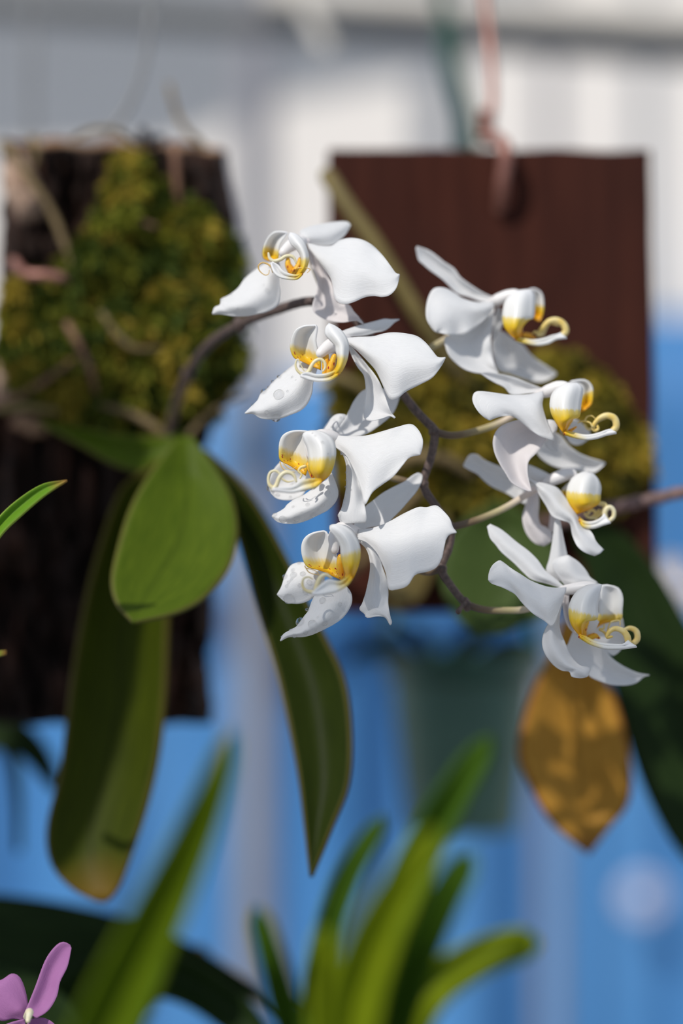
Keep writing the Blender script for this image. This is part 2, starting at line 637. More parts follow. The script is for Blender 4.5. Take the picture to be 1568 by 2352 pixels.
# ------------------------------------------------------------------ the white orchid: stem, leaves, eight flowers
A = (470, 490, 3.2667)
B = (550, 720, 3.136)
C = (590, 940, 3.136)
DD = (930, 540, 3.92)
E = (1040, 840, 3.733)
FF = (980, 1180, 2.9037)
PX = (0, 0, 1.0)

orchid = empty('moth_orchid', P(400, 1030, 118))
tag(orchid, 'white moth orchid with yellow-lipped flowers on an arching stem, rooted on the mossy bark slab', 'orchid')

stem_pts = [(388, 1010, 112), (400, 945, 104), (430, 862, 88), (480, 792, 68), (550, 745, 48), (630, 714, 34), (715, 692, 24), (790, 712, 21), (850, 775, 19),
            (895, 850, 17), (928, 908, 15), (965, 955, 14), (997, 992, 13), (988, 1055, 13), (972, 1112, 13), (1002, 1165, 12), (1034, 1212, 12), (1030, 1260, 12),
            (1014, 1306, 12), (1040, 1352, 11), (1070, 1388, 11)]
fs = tube('flower_stem', [P(*p) for p in stem_pts], [size(r, 20) for r in (12, 12, 12.5, 12.5, 11.5, 10.5, 10, 9.5, 9.5, 8.5)], M['stem'], orchid, n=170, seg=12, rough=0.10)
for i, (x, y, d, r) in enumerate([(997, 992, 13, 14), (972, 1112, 13, 13), (1034, 1212, 12, 13), (1014, 1306, 12, 13.5), (1070, 1388, 11, 13), (550, 745, 48, 16), (430, 862, 88, 15)]):
    tube('node', [P(x - 2, y - 7, d), P(x, y, d), P(x + 2, y + 7, d)], [size(r * .8, d), size(r, d), size(r * .8, d)], M['stem'], orchid)
tube('stem_bud', [P(1066, 1386, 10), P(1058, 1396, 8), P(1052, 1405, 7)], [size(7, 8), size(4.5, 8), size(7, 8)], M['stem'], orchid)

sheet('leaf', PX, [[(408, 1008), (345, 1085), (297, 1170), (266, 1270), (255, 1335), (267, 1385), (303, 1428)],
                   [(424, 1003), (420, 1085), (405, 1160), (378, 1250), (345, 1340), (318, 1400), (305, 1429)],
                   [(442, 1005), (498, 1080), (535, 1150), (546, 1220), (532, 1290), (500, 1342), (455, 1385), (395, 1412), (310, 1430)]],
      M['leafround'], orchid, (424, 1005), d0=84, gx=0.15, gz=0.85, cup=5, thick=1.3, sharp=1.4, nu=36)
sheet('leaf', PX, [[(395, 1040), (325, 1085), (275, 1130), (225, 1270), (192, 1400), (165, 1560), (140, 1760), (108, 1900), (118, 1985), (165, 2040), (222, 2070)],
                   [(398, 1040), (365, 1120), (340, 1260), (322, 1420), (306, 1580), (285, 1740), (250, 1880), (232, 1990), (232, 2071)],
                   [(402, 1040), (400, 1150), (392, 1300), (386, 1450), (380, 1600), (364, 1740), (336, 1860), (303, 1960), (272, 2040), (242, 2072)]],
      M['leaftip'], orchid, (400, 1040), d0=96, gx=-0.15, gz=0.16, cup=9, thick=1.4, sharp=1.0, nu=44)
sheet('leaf', PX, [[(452, 1040), (505, 1140), (545, 1230), (592, 1400), (640, 1560), (680, 1750), (700, 1900), (712, 2012)],
                   [(465, 1035), (555, 1160), (615, 1290), (680, 1450), (725, 1580), (750, 1720), (740, 1870), (714, 2013)],
                   [(478, 1035), (580, 1145), (660, 1285), (740, 1450), (790, 1560), (806, 1680), (800, 1800), (762, 1900), (717, 2012)]],
      M['leaf'], orchid, (465, 1038), d0=92, gx=-0.25, gz=0.32, cup=6, thick=1.4, sharp=1.2, nu=44)
sheet('leaf', PX, [[(402, 1003), (340, 1003), (270, 998), (190, 984), (90, 968)],
                   [(405, 1035), (340, 1043), (270, 1030), (190, 1002), (90, 970)],
                   [(405, 1062), (340, 1086), (265, 1068), (185, 1022), (92, 973)]],
      M['leafround'], orchid, (402, 1030), d0=104, gx=0.1, gz=0.5, cup=3, thick=1.3)
tube('leaf_crown', [P(392, 1000, 116), P(412, 1030, 106), P(432, 1062, 108)], [size(26, 110), size(34, 110), size(24, 110)], M['leaf'], orchid, flat=0.7)

FL = {}


def flower(key, crop, cx, cy, depth, label, column, lower_col=None):
    """The flower's own mesh is its column; sepals, petals and lip pieces become its children."""
    x0, y0, s = crop
    w = [P(x0 + p[0] / s, y0 + p[1] / s, depth + p[2]) for p in column[0]]
    c = P(x0 + cx / s, y0 + cy / s, depth)
    o = tube('flower', w, [size(r, depth) for r in column[1]], M['column'], orchid, origin=c, seg=16, n=26)
    o['label'] = label
    FL[key] = (o, crop, (cx, cy), depth)
    return o


def org(key, name, curves, d0=0, gx=0, gz=0, mat='petal', **kw):
    o, crop, c, dep = FL[key]
    return sheet(name, crop, curves, M[mat], o, c, d0=dep + d0, gx=gx, gz=gz, **kw)


def cir(key, pts, r, d0, mat='cirrus', name='cirrus', **kw):
    o, crop, c, dep = FL[key]
    return ctube(name, crop, pts, r, M[mat], o, dep + d0, n=max(16, 7 * len(pts)), seg=8, **kw)


# ---- first flower, top left
flower('f1', A, 745, 205, 14, 'uppermost flower, its wet lower left petal over the bark',
       ([(760, 215, 4), (700, 215, -1), (640, 245, -4), (590, 290, -6)], (10, 15, 15, 11)))
org('f1', 'sepal', [[(720, 200), (715, 132), (790, 98), (900, 76), (1000, 62), (1065, 63), (1094, 84)],
                    [(745, 225), (800, 234), (870, 242), (950, 242), (1005, 208), (1055, 160), (1096, 92)]], 2, 0.35, 0.5, cup=-1.5)
org('f1', 'petal', [[(770, 222), (860, 244), (950, 245), (1012, 204), (1085, 186), (1170, 195), (1250, 235), (1330, 310), (1395, 395), (1432, 448), (1460, 457)],
                    [(775, 240), (850, 330), (940, 390), (1040, 420), (1150, 430), (1260, 440), (1370, 455), (1458, 459)],
                    [(780, 262), (860, 370), (935, 465), (960, 530), (968, 600), (992, 660), (1060, 680), (1130, 660), (1200, 630), (1270, 620), (1330, 628), (1392, 610), (1442, 550), (1460, 460)]],
    0, -0.3, 0.45, cup=-2.5, wave=0.8)
org('f1', 'sepal', [[(772, 250), (785, 340), (815, 430), (845, 520), (835, 600), (808, 690), (830, 750), (920, 805), (1030, 818), (1130, 805), (1188, 832)],
                    [(798, 262), (860, 360), (920, 450), (955, 530), (968, 600), (990, 660), (1035, 682), (1082, 685), (1120, 740), (1160, 785), (1191, 830)]],
    4, -0.2, 0.25, mat='blush', cup=2.5, wave=1)
org('f1', 'petal', [[(560, 360), (500, 368), (440, 385), (370, 430), (300, 490), (250, 560), (180, 615), (125, 642), (115, 685), (75, 705), (57, 750)],
                    [(570, 400), (500, 470), (455, 560), (400, 650), (300, 700), (200, 705), (120, 712), (58, 753)],
                    [(575, 420), (562, 500), (572, 600), (550, 690), (470, 738), (390, 758), (310, 772), (210, 772), (120, 757), (60, 757)]],
    5, -0.15, 0.45, cup=-4.5, sharp=1.5, wave=0.6)
org('f1', 'lip_side_lobe', [[(470, 352), (442, 335), (437, 290), (450, 230), (480, 175), (520, 142), (570, 137), (610, 143)],
                            [(545, 365), (552, 330), (557, 290), (562, 250), (576, 215), (600, 180), (622, 150)]], -3, -0.1, -0.15, mat='lobeL', cup=4, nu=22, nv=9, thick=0.5)
org('f1', 'lip_side_lobe', [[(680, 475), (722, 400), (722, 325), (692, 272), (652, 237), (632, 195), (630, 160)],
                            [(685, 493), (755, 425), (777, 340), (765, 270), (738, 205), (692, 160), (640, 145)]], -9, -0.1, 0.2, mat='lobeR', cup=-3, nu=22, nv=9, thick=0.5)
org('f1', 'lip_mid_lobe', [[(730, 440), (690, 465), (630, 455), (585, 430), (555, 390), (510, 362)],
                           [(735, 455), (690, 492), (620, 491), (560, 476), (518, 440), (492, 372)]], -8, 0.1, 0.5, mat='mid', cup=2, nu=18, nv=7, thick=0.6)
cir('f1', [(478, 300), (488, 338), (520, 358), (570, 345), (605, 323), (645, 320), (672, 338), (685, 372)], (2.5, 4, 4.5, 4.5, 4, 2), -11)
cir('f1', [(512, 440, 1), (500, 405), (470, 380), (430, 371), (403, 395), (412, 432), (450, 462), (478, 455), (484, 425)], (2.5, 2, 1.6, 1.2, 0.8), -11, mat='thread')
cir('f1', [(700, 410), (750, 408), (790, 420), (770, 445)], (1.6, 1.2, 0.8), -13, mat='thread')
cir('f1', [(625, 345), (628, 390), (660, 440), (685, 470)], (5, 8, 10, 8), -5, mat='callus', name='callus')
cir('f1', [(715, 345), (705, 390), (680, 430), (660, 460)], (5, 7, 8, 6), -6, mat='callus', name='callus')

# ---- second flower, left
flower('f2', B, 765, 190, 2, 'second flower from the top on the left, large drop hanging from its wet petal',
       ([(785, 190, 5), (720, 205, 0), (640, 240, -4), (585, 285, -6)], (10, 17, 17, 12)))
org('f2', 'sepal', [[(725, 132), (800, 105), (900, 75), (980, 55), (1040, 40), (1090, 43), (1150, 42)],
                    [(755, 168), (850, 164), (920, 155), (980, 138), (1040, 125), (1080, 100), (1115, 66), (1151, 45)]], 3, 0.35, 0.6, cup=-1)
org('f2', 'petal', [[(755, 178), (850, 170), (960, 165), (1040, 145), (1110, 137), (1200, 145), (1280, 165), (1340, 210), (1390, 270), (1432, 319), (1482, 316)],
                    [(770, 195), (870, 247), (1000, 280), (1150, 305), (1300, 318), (1420, 322), (1481, 318)],
                    [(780, 215), (850, 270), (920, 340), (980, 410), (1020, 490), (1060, 580), (1088, 620), (1140, 610), (1200, 562), (1300, 512), (1390, 460), (1450, 382), (1482, 319)]],
    0, -0.25, 0.35, cup=-3.5, sharp=1.3, wave=0.5)
org('f2', 'sepal', [[(772, 212), (800, 290), (850, 385), (895, 450), (907, 540), (900, 640), (893, 715), (905, 765), (960, 772), (1030, 755), (1080, 738), (1115, 756)],
                    [(800, 230), (880, 325), (960, 420), (1015, 510), (1050, 600), (1070, 665), (1087, 705), (1105, 730), (1123, 749)]], 3, -0.25, 0.2, cup=2, wave=1)
org('f2', 'petal', [[(540, 345), (470, 348), (410, 360), (340, 410), (290, 452), (240, 495), (195, 548), (150, 582), (130, 625), (85, 670), (38, 718)],
                    [(550, 370), (470, 440), (400, 520), (370, 590), (330, 640), (230, 655), (150, 655), (100, 685), (39, 720)],
                    [(560, 400), (530, 500), (522, 575), (490, 650), (440, 700), (370, 730), (300, 755), (220, 764), (150, 755), (100, 724), (42, 722)]],
    4, -0.15, 0.4, cup=-4.5, sharp=1.5, wave=0.5)
org('f2', 'lip_side_lobe', [[(440, 335), (395, 318), (370, 270), (367, 215), (382, 158), (412, 112), (470, 88), (540, 85)],
                            [(585, 410), (582, 340), (562, 262), (549, 200), (556, 140), (560, 105), (550, 85)]], -4, -0.1, -0.15, mat='lobeL', cup=4.5, nu=22, nv=9, thick=0.5)
org('f2', 'lip_side_lobe', [[(630, 445), (690, 400), (707, 330), (694, 270), (690, 232), (652, 192), (617, 150), (620, 105), (640, 77)],
                            [(640, 483), (720, 432), (766, 350), (783, 270), (778, 200), (747, 140), (702, 100), (644, 73)]], -10, -0.1, 0.2, mat='lobeR', cup=-3.5, nu=24, nv=9, thick=0.5)
org('f2', 'lip_mid_lobe', [[(720, 395), (640, 432), (560, 442), (505, 428), (470, 425), (440, 440)],
                           [(715, 440), (650, 479), (580, 487), (520, 480), (470, 465), (440, 455)]], -9, 0.1, 0.5, mat='mid', cup=2, nu=18, nv=7, thick=0.6)
cir('f2', [(455, 445), (495, 420), (520, 372), (545, 342), (580, 330), (610, 350), (617, 388), (600, 416)], (5, 5, 4, 4, 3.5, 2), -12)
cir('f2', [(455, 442), (418, 412), (403, 372), (410, 338), (424, 333), (442, 372), (464, 412)], (4, 3, 2, 1.5, 1.2), -12)
cir('f2', [(622, 292), (620, 340), (625, 390), (615, 440)], (6, 9, 10, 7), -5, mat='callus', name='callus')
cir('f2', [(682, 308), (668, 350), (655, 400), (640, 445)], (6, 8, 9, 6), -7, mat='callus', name='callus')

# ---- third flower, left
flower('f3', C, 560, 205, 0, 'third flower down on the left, drops along its narrow hanging sepal',
       ([(600, 225, 3), (520, 195, 0), (440, 195, -2), (390, 260, -3), (380, 330, -3)], (13, 15, 15, 13, 9)))
org('f3', 'sepal', [[(530, 190), (572, 150), (630, 75), (665, 5), (700, -65), (755, -130), (820, -150), (900, -150), (980, -128), (1032, -105)],
                    [(560, 208), (650, 207), (740, 194), (820, 160), (910, 95), (970, 42), (1005, -20), (1033, -102)]], 5, 0.2, 0.35, cup=2, bend=3)
org('f3', 'petal', [[(505, 190), (470, 165), (478, 140), (510, 95), (550, 50), (585, 35), (610, 37)],
                    [(560, 195), (600, 150), (640, 95), (652, 60), (635, 40), (612, 36)]], 6, -0.1, 0.5, cup=-2, nu=18, nv=9)
org('f3', 'petal', [[(550, 188), (700, 196), (800, 187), (900, 160), (1000, 130), (1105, 107), (1160, 145), (1193, 215), (1191, 275), (1175, 325)],
                    [(560, 230), (680, 265), (780, 310), (880, 345), (980, 350), (1080, 335), (1174, 327)],
                    [(560, 270), (640, 330), (690, 420), (730, 520), (757, 610), (776, 688), (830, 600), (900, 545), (980, 485), (1050, 400), (1100, 345), (1175, 328)]],
    0, -0.28, 0.42, cup=-1.6, wave=0.7)
org('f3', 'sepal', [[(555, 265), (610, 315), (640, 390), (643, 470), (640, 560), (628, 640), (605, 720), (584, 765), (606, 828)],
                    [(585, 260), (660, 345), (705, 430), (737, 530), (762, 620), (778, 700), (786, 760), (788, 812), (760, 818)]], 2, -0.2, 0.25, cup=-2, wave=1)
org('f3', 'sepal', [[(480, 520), (405, 570), (330, 622), (260, 655), (215, 690), (195, 715), (145, 745), (108, 765)],
                    [(510, 500), (480, 600), (420, 670), (330, 730), (230, 760), (160, 775), (109, 768)],
                    [(530, 440), (572, 540), (586, 610), (565, 670), (510, 727), (440, 764), (370, 797), (290, 822), (210, 824), (150, 812), (108, 772)]],
    6, -0.1, 0.3, cup=-3.5, wave=0.4)
org('f3', 'petal', [[(390, 440), (300, 410), (250, 385), (180, 375), (130, 420), (100, 470), (85, 540), (102, 602)],
                    [(400, 540), (350, 590), (320, 630), (270, 652), (200, 656), (140, 641), (104, 606)]], 9, -0.1, 0.3, cup=3, nu=22)
org('f3', 'lip_side_lobe', [[(220, 388), (167, 365), (159, 290), (165, 230), (190, 185), (240, 160), (300, 154), (362, 158)],
                            [(350, 480), (372, 400), (372, 330), (358, 260), (345, 205), (366, 165)]], -3, 0, -0.1, mat='lobeL', cup=4, nu=22, nv=10, thick=0.5)
org('f3', 'lip_side_lobe', [[(430, 505), (378, 440), (373, 350), (362, 280), (338, 222), (331, 180), (372, 158)],
                            [(468, 524), (520, 475), (553, 400), (567, 310), (556, 240), (520, 190), (460, 162), (405, 156)]], -10, -0.15, 0.15, mat='lobeR', cup=-5, nu=22, nv=10, thick=0.5)
org('f3', 'lip_mid_lobe', [[(460, 500), (400, 500), (320, 515), (260, 555), (190, 565), (112, 565)],
                           [(470, 524), (420, 560), (345, 577), (260, 597), (180, 592), (110, 585)]], -11, 0.2, 0.5, mat='mid', cup=1.5, nu=18, nv=7, thick=0.7)
cir('f3', [(118, 575), (140, 545), (162, 490), (200, 456), (242, 458), (270, 483), (282, 520)], (6, 5, 5, 5, 4, 2.5), -15)
cir('f3', [(118, 572), (88, 540), (82, 495), (96, 455), (132, 443), (162, 462), (182, 500), (220, 522), (262, 515)], (5, 3.5, 3, 3, 2.5, 1.5), -15)
cir('f3', [(165, 380), (180, 420), (215, 445), (270, 452)], (1.5, 1.2, 0.8), -9, mat='thread')
cir('f3', [(190, 390), (225, 425), (255, 430), (285, 412)], (1.3, 1, 0.7), -9, mat='thread')
cir('f3', [(345, 410), (315, 420), (300, 445), (320, 470), (312, 495)], (4, 3, 2), -9, mat='cirrusY')
cir('f3', [(420, 415), (445, 430), (460, 470), (440, 510)], (7, 9, 9, 6), -6, mat='callus', name='callus')
cir('f3', [(370, 400), (390, 440), (400, 480)], (6, 8, 6), -4, mat='callus', name='callus')

# ---- fourth flower, left
flower('f4', C, 690, 890, -2, 'lowest flower on the left, its wet pointed sepal over the hanging leaf',
       ([(735, 900, 3), (670, 870, 0), (600, 860, -2), (555, 920, -3), (560, 1010, -3)], (13, 15, 15, 14, 10)))
org('f4', 'sepal', [[(680, 860), (730, 775), (780, 700), (830, 660), (900, 605), (980, 560), (1060, 520), (1120, 475), (1160, 457), (1186, 468)],
                    [(725, 880), (800, 853), (870, 842), (932, 828), (985, 775), (1040, 720), (1100, 650), (1150, 590), (1185, 520), (1191, 478)]], 3, 0.25, 0.35, cup=1.5)
org('f4', 'petal', [[(720, 868), (850, 850), (950, 810), (1060, 750), (1160, 705), (1220, 706), (1290, 693), (1340, 730), (1390, 790), (1410, 850), (1436, 884)],
                    [(725, 900), (850, 910), (950, 940), (1060, 960), (1170, 960), (1280, 935), (1370, 900), (1436, 887)],
                    [(720, 935), (790, 960), (860, 1030), (900, 1110), (930, 1190), (947, 1295), (990, 1300), (1080, 1272), (1140, 1192), (1220, 1172), (1290, 1140), (1330, 1070), (1345, 1000), (1370, 912), (1400, 895), (1436, 890)]],
    0, -0.25, 0.35, cup=-1.6, wave=0.9)
org('f4', 'sepal', [[(715, 940), (785, 1005), (812, 1090), (812, 1180), (790, 1290), (760, 1390), (738, 1440), (775, 1475), (790, 1502), (870, 1490), (925, 1502), (958, 1554)],
                    [(755, 930), (820, 985), (875, 1055), (905, 1140), (932, 1220), (945, 1310), (945, 1400), (955, 1475), (970, 1530), (962, 1554)]], 3, -0.2, 0.2, cup=-2, wave=1)
org('f4', 'sepal', [[(500, 1290), (440, 1310), (400, 1370), (370, 1450), (340, 1490), (290, 1560), (240, 1590), (190, 1620), (167, 1667)],
                    [(560, 1280), (540, 1370), (500, 1450), (420, 1540), (320, 1600), (230, 1625), (168, 1668)],
                    [(620, 1250), (672, 1310), (686, 1370), (670, 1430), (620, 1500), (550, 1552), (470, 1592), (390, 1626), (320, 1642), (230, 1641), (169, 1670)]],
    4, -0.1, 0.3, cup=-3.5, wave=0.4)
org('f4', 'petal', [[(480, 1140), (440, 1140), (340, 1103), (250, 1120), (205, 1190), (175, 1280), (144, 1332)],
                    [(490, 1280), (440, 1320), (400, 1362), (330, 1396), (260, 1401), (200, 1386), (147, 1340)]], 8, -0.1, 0.35, cup=-2.5, nu=22)
org('f4', 'lip_side_lobe', [[(455, 1152), (362, 1132), (328, 1065), (320, 1000), (330, 950), (360, 912), (410, 888), (475, 876)],
                            [(600, 1228), (598, 1150), (580, 1075), (556, 1000), (528, 935), (502, 884)]], -3, 0, -0.1, mat='lobeL', cup=4, nu=22, nv=10, thick=0.5)
org('f4', 'lip_side_lobe', [[(650, 1215), (622, 1130), (606, 1050), (600, 985), (565, 920), (527, 872), (526, 840)],
                            [(692, 1222), (726, 1130), (743, 1050), (737, 980), (711, 920), (670, 868), (605, 833), (545, 832)]], -10, -0.15, 0.15, mat='lobeR', cup=-4.5, nu=22, nv=10, thick=0.5)
org('f4', 'lip_mid_lobe', [[(670, 1185), (600, 1240), (520, 1225), (475, 1250), (430, 1290), (400, 1318)],
                           [(690, 1220), (640, 1272), (570, 1312), (500, 1327), (440, 1337), (398, 1332)]], -11, 0.2, 0.5, mat='mid', cup=1.5, nu=18, nv=8, thick=0.7)
cir('f4', [(425, 1320), (432, 1270), (455, 1215), (495, 1192), (535, 1212)], (7, 6, 5.5, 5, 2.5), -15)
cir('f4', [(410, 1318), (370, 1312), (340, 1295), (327, 1260), (336, 1220), (368, 1208), (400, 1222)], (5, 3.5, 3, 2.5, 1.5), -15)
cir('f4', [(345, 1130), (370, 1170), (410, 1188), (455, 1195)], (1.4, 1.1, 0.7), -9, mat='thread')
cir('f4', [(355, 1145), (400, 1155), (430, 1170), (445, 1192)], (1.3, 1, 0.7), -9, mat='thread')
cir('f4', [(600, 1065), (600, 1110), (605, 1160), (610, 1210)], (7, 9, 9, 7), -5, mat='callus', name='callus')
cir('f4', [(675, 1110), (668, 1150), (650, 1200)], (8, 9, 6), -7, mat='callus', name='callus')

# ---- fifth flower, upper right
flower('f5', DD, 800, 600, 26, 'uppermost flower on the right against the red-brown board',
       ([(770, 610, 2), (840, 580, 0), (930, 545, -1), (1010, 540, -2), (1050, 590, -2)], (10, 14, 14, 13, 9)))
org('f5', 'sepal', [[(800, 560), (700, 518), (600, 455), (500, 380), (440, 300), (350, 240), (290, 190), (210, 135), (110, 99)],
                    [(770, 605), (680, 597), (580, 560), (480, 530), (430, 490), (340, 400), (230, 320), (160, 260), (120, 220), (97, 118)]], 3, 0.1, 0.1, cup=2.5)
org('f5', 'petal', [[(800, 598), (650, 605), (520, 570), (455, 528), (380, 485), (310, 470), (250, 488), (208, 560), (188, 660), (195, 760), (240, 840), (275, 872)],
                    [(800, 630), (690, 690), (590, 720), (500, 740), (420, 770), (350, 820), (277, 873)],
                    [(800, 660), (720, 760), (640, 830), (560, 880), (480, 905), (400, 900), (340, 888), (278, 874)]], -2, 0.35, 0.4, cup=-2.2, wave=0.8)
org('f5', 'sepal', [[(770, 640), (660, 760), (540, 860), (430, 895), (356, 925), (365, 1010), (395, 1085), (460, 1155), (540, 1210), (650, 1242), (740, 1242), (838, 1246)],
                    [(785, 650), (720, 780), (660, 900), (620, 1000), (640, 1090), (720, 1180), (838, 1246)],
                    [(805, 650), (795, 760), (780, 860), (772, 950), (780, 1050), (800, 1150), (840, 1247)]], 1, 0.35, 0.3, cup=3.5, wave=0.6)
org('f5', 'sepal', [[(830, 860), (785, 960), (790, 1080), (835, 1215), (950, 1257), (1080, 1302), (1200, 1327), (1285, 1305)],
                    [(900, 880), (1000, 950), (1060, 985), (1120, 1060), (1200, 1130), (1290, 1190), (1364, 1245), (1330, 1277)]], 5, 0.25, -0.35, cup=3)
org('f5', 'petal', [[(830, 650), (800, 750), (790, 850), (780, 930)], [(850, 650), (880, 760), (860, 850), (800, 940)]], 4, 0.2, 0, cup=2, nu=16, nv=7)
org('f5', 'lip_side_lobe', [[(1150, 745), (1150, 650), (1150, 560), (1125, 500), (1120, 482)],
                            [(1216, 780), (1240, 690), (1243, 590), (1225, 520), (1180, 485)]], 4, 0.1, 0, mat='lobeS2', cup=3, nu=20, nv=9, thick=0.5)
org('f5', 'lip_side_lobe', [[(990, 938), (930, 880), (885, 800), (878, 700), (900, 600), (950, 540), (1020, 500)],
                            [(1030, 900), (1060, 820), (1110, 765), (1155, 740), (1166, 640), (1160, 550), (1130, 488)]], -7, 0.1, 0.25, mat='lobeS', cup=-4, nu=22, nv=9, thick=0.5)
org('f5', 'lip_mid_lobe', [[(990, 915), (1060, 935), (1150, 948), (1250, 930), (1330, 900), (1400, 880)],
                           [(985, 940), (1080, 968), (1190, 987), (1290, 972), (1360, 935), (1455, 928)]], -3, 0, 0.5, mat='mid', cup=1, nu=18, nv=6, thick=0.9)
cir('f5', [(1410, 905), (1446, 865), (1425, 805), (1365, 768), (1300, 775), (1252, 815), (1215, 860), (1198, 900)], (7, 8, 8, 7, 5, 4), -3, mat='cirrusY')
cir('f5', [(1380, 800, 4), (1300, 785, 4), (1265, 830, 4), (1240, 890, 4), (1210, 905, 2)], (5, 5, 4, 3), -1, mat='cirrusY')
cir('f5', [(1200, 900), (1170, 870), (1150, 885)], (4, 3, 1.5), -3, mat='cirrusY')
cir('f5', [(1030, 800), (1020, 850), (1015, 915)], (8, 10, 8), -2, mat='callus', name='callus')
cir('f5', [(1075, 900), (1120, 905), (1165, 925)], (6, 6, 3), -1, mat='callus', name='callus')

# ---- sixth flower, right
flower('f6', E, 770, 235, 12, 'second flower from the top on the right, in front of the board moss',
       ([(745, 240, 2), (820, 215, 0), (900, 185, -1), (970, 190, -2), (1010, 260, -2)], (10, 15, 15, 13, 9)))
org('f6', 'sepal', [[(770, 195), (640, 145), (520, 98), (390, 68), (300, 55), (235, 62)],
                    [(750, 225), (620, 242), (540, 250), (488, 240), (440, 185), (360, 145), (300, 110), (240, 68)]], 3, 0.1, 0.15, cup=2)
org('f6', 'sepal', [[(820, 610), (740, 690), (718, 745), (770, 810), (860, 863), (970, 891), (1100, 913), (1205, 923)],
                    [(870, 570), (935, 610), (1000, 690), (1090, 755), (1190, 795), (1304, 832), (1260, 885)]], 6, 0.2, -0.35, cup=3)
org('f6', 'petal', [[(920, 560), (965, 610), (1000, 655), (1040, 678), (1095, 675), (1145, 640)],
                    [(960, 450), (1060, 462), (1130, 520), (1178, 580), (1160, 630)]], 8, 0.1, -0.2, cup=2, nu=18, nv=9)
org('f6', 'petal', [[(770, 218), (650, 246), (520, 252), (400, 240), (290, 222), (208, 220), (174, 245), (167, 300), (200, 370), (250, 430), (310, 467)],
                    [(775, 250), (700, 320), (600, 360), (500, 380), (410, 405), (312, 466)],
                    [(775, 260), (765, 340), (788, 430), (822, 520), (872, 634), (800, 622), (720, 590), (640, 530), (580, 470), (520, 430), (460, 428), (380, 442), (314, 468)]],
    -3, 0.3, 0.4, cup=-1.8, wave=0.8)
org('f6', 'sepal', [[(750, 440), (560, 465), (440, 505), (375, 555), (344, 640), (355, 740), (400, 840), (455, 930), (500, 1000), (570, 1045), (655, 1081)],
                    [(770, 480), (640, 530), (600, 640), (583, 740), (580, 850), (602, 950), (662, 1076)],
                    [(800, 540), (795, 640), (722, 740), (662, 800), (640, 850), (642, 940), (665, 1040), (676, 1077)]], 0, 0.25, 0.2, mat='blush', cup=5, sharp=1.4)
org('f6', 'petal', [[(800, 462), (860, 470), (893, 510), (885, 560), (860, 582)], [(790, 520), (820, 555), (845, 575), (858, 582)]], -2, 0.1, 0.3, cup=-1, nu=14, nv=7)
org('f6', 'sepal', [[(840, 610), (800, 640), (790, 680), (830, 720), (895, 740)], [(880, 570), (895, 620), (902, 680), (900, 738)]], 3, 0.1, 0.1, cup=1, nu=14, nv=7)
org('f6', 'lip_side_lobe', [[(1095, 402), (1094, 310), (1108, 230), (1095, 178), (1040, 150), (985, 146)],
                            [(1150, 365), (1188, 320), (1198, 220), (1182, 162), (1130, 124), (1040, 126)]], 4, 0.1, 0, mat='lobeS2', cup=3, nu=20, nv=9, thick=0.5)
org('f6', 'lip_side_lobe', [[(940, 575), (880, 480), (840, 400), (831, 320), (850, 240), (910, 180), (985, 148)],
                            [(980, 500), (1030, 452), (1082, 435), (1094, 340), (1109, 240), (1105, 185), (1060, 148)]], -7, 0.1, 0.25, mat='lobeS', cup=-4.5, nu=22, nv=9, thick=0.5)
org('f6', 'lip_mid_lobe', [[(945, 550), (1050, 585), (1150, 600), (1250, 580), (1320, 545), (1360, 545)],
                           [(950, 585), (1050, 612), (1150, 628), (1240, 615), (1310, 592), (1402, 578)]], -3, 0, 0.5, mat='mid', cup=1, nu=18, nv=6, thick=0.9)
cir('f6', [(1360, 565), (1398, 520), (1385, 455), (1325, 428), (1262, 445), (1222, 482), (1200, 520), (1212, 556), (1242, 545), (1240, 520)], (7, 8, 8, 7, 5, 4, 3), -3, mat='cirrusY')
cir('f6', [(1300, 440, 4), (1240, 470, 4), (1210, 510, 4), (1180, 545, 3), (1150, 540, 3), (1130, 510, 3)], (5, 4, 3, 2.5), -1, mat='cirrusY')
cir('f6', [(1195, 520), (1170, 488), (1110, 475), (1070, 490)], (2.5, 2, 1.2), -4, mat='cirrusY')
cir('f6', [(1130, 470), (1150, 437), (1188, 430), (1218, 452)], (2, 1.6, 1), -2, mat='cirrusY')
cir('f6', [(1010, 460), (975, 500), (955, 545), (965, 575)], (6, 8, 8, 6), -4, mat='callus', name='callus')
cir('f6', [(960, 580), (1010, 555), (1055, 525)], (5, 4, 2), -3, mat='callus', name='callus')

# ---- seventh flower, right, turned away
flower('f7', E, 850, 985, 16, 'third flower down on the right, turned away and overlapped by the one above',
       ([(800, 1000, 2), (880, 965, 0), (960, 935, 0), (1020, 935, 0), (1050, 1000, 0)], (10, 14, 15, 13, 9)))
org('f7', 'sepal', [[(700, 1010), (560, 950), (440, 880), (330, 835), (260, 800), (205, 759), (140, 764), (90, 845)],
                    [(690, 1190), (620, 1188), (540, 1147), (470, 1102), (340, 1042), (270, 990), (210, 932), (140, 895), (90, 865)]], 8, 0.05, -0.15, cup=2)
org('f7', 'petal', [[(640, 845), (740, 888), (850, 945)], [(635, 955), (740, 1000), (850, 990)]], 4, 0.1, 0.2, cup=-1, nu=14, nv=7)
org('f7', 'sepal', [[(655, 1080), (620, 1200), (594, 1290), (605, 1380), (640, 1460), (700, 1522), (775, 1547)],
                    [(735, 1080), (737, 1200), (731, 1290), (750, 1360), (805, 1390), (852, 1450), (835, 1510), (785, 1545)]], 6, 0.1, 0.15, mat='blush', cup=-2.5)
org('f7', 'sepal', [[(835, 1240), (828, 1340), (820, 1400), (845, 1430)], [(900, 1240), (890, 1340), (875, 1400), (850, 1430)]], 8, 0, 0.1, mat='blush', cup=-1, nu=14, nv=7)
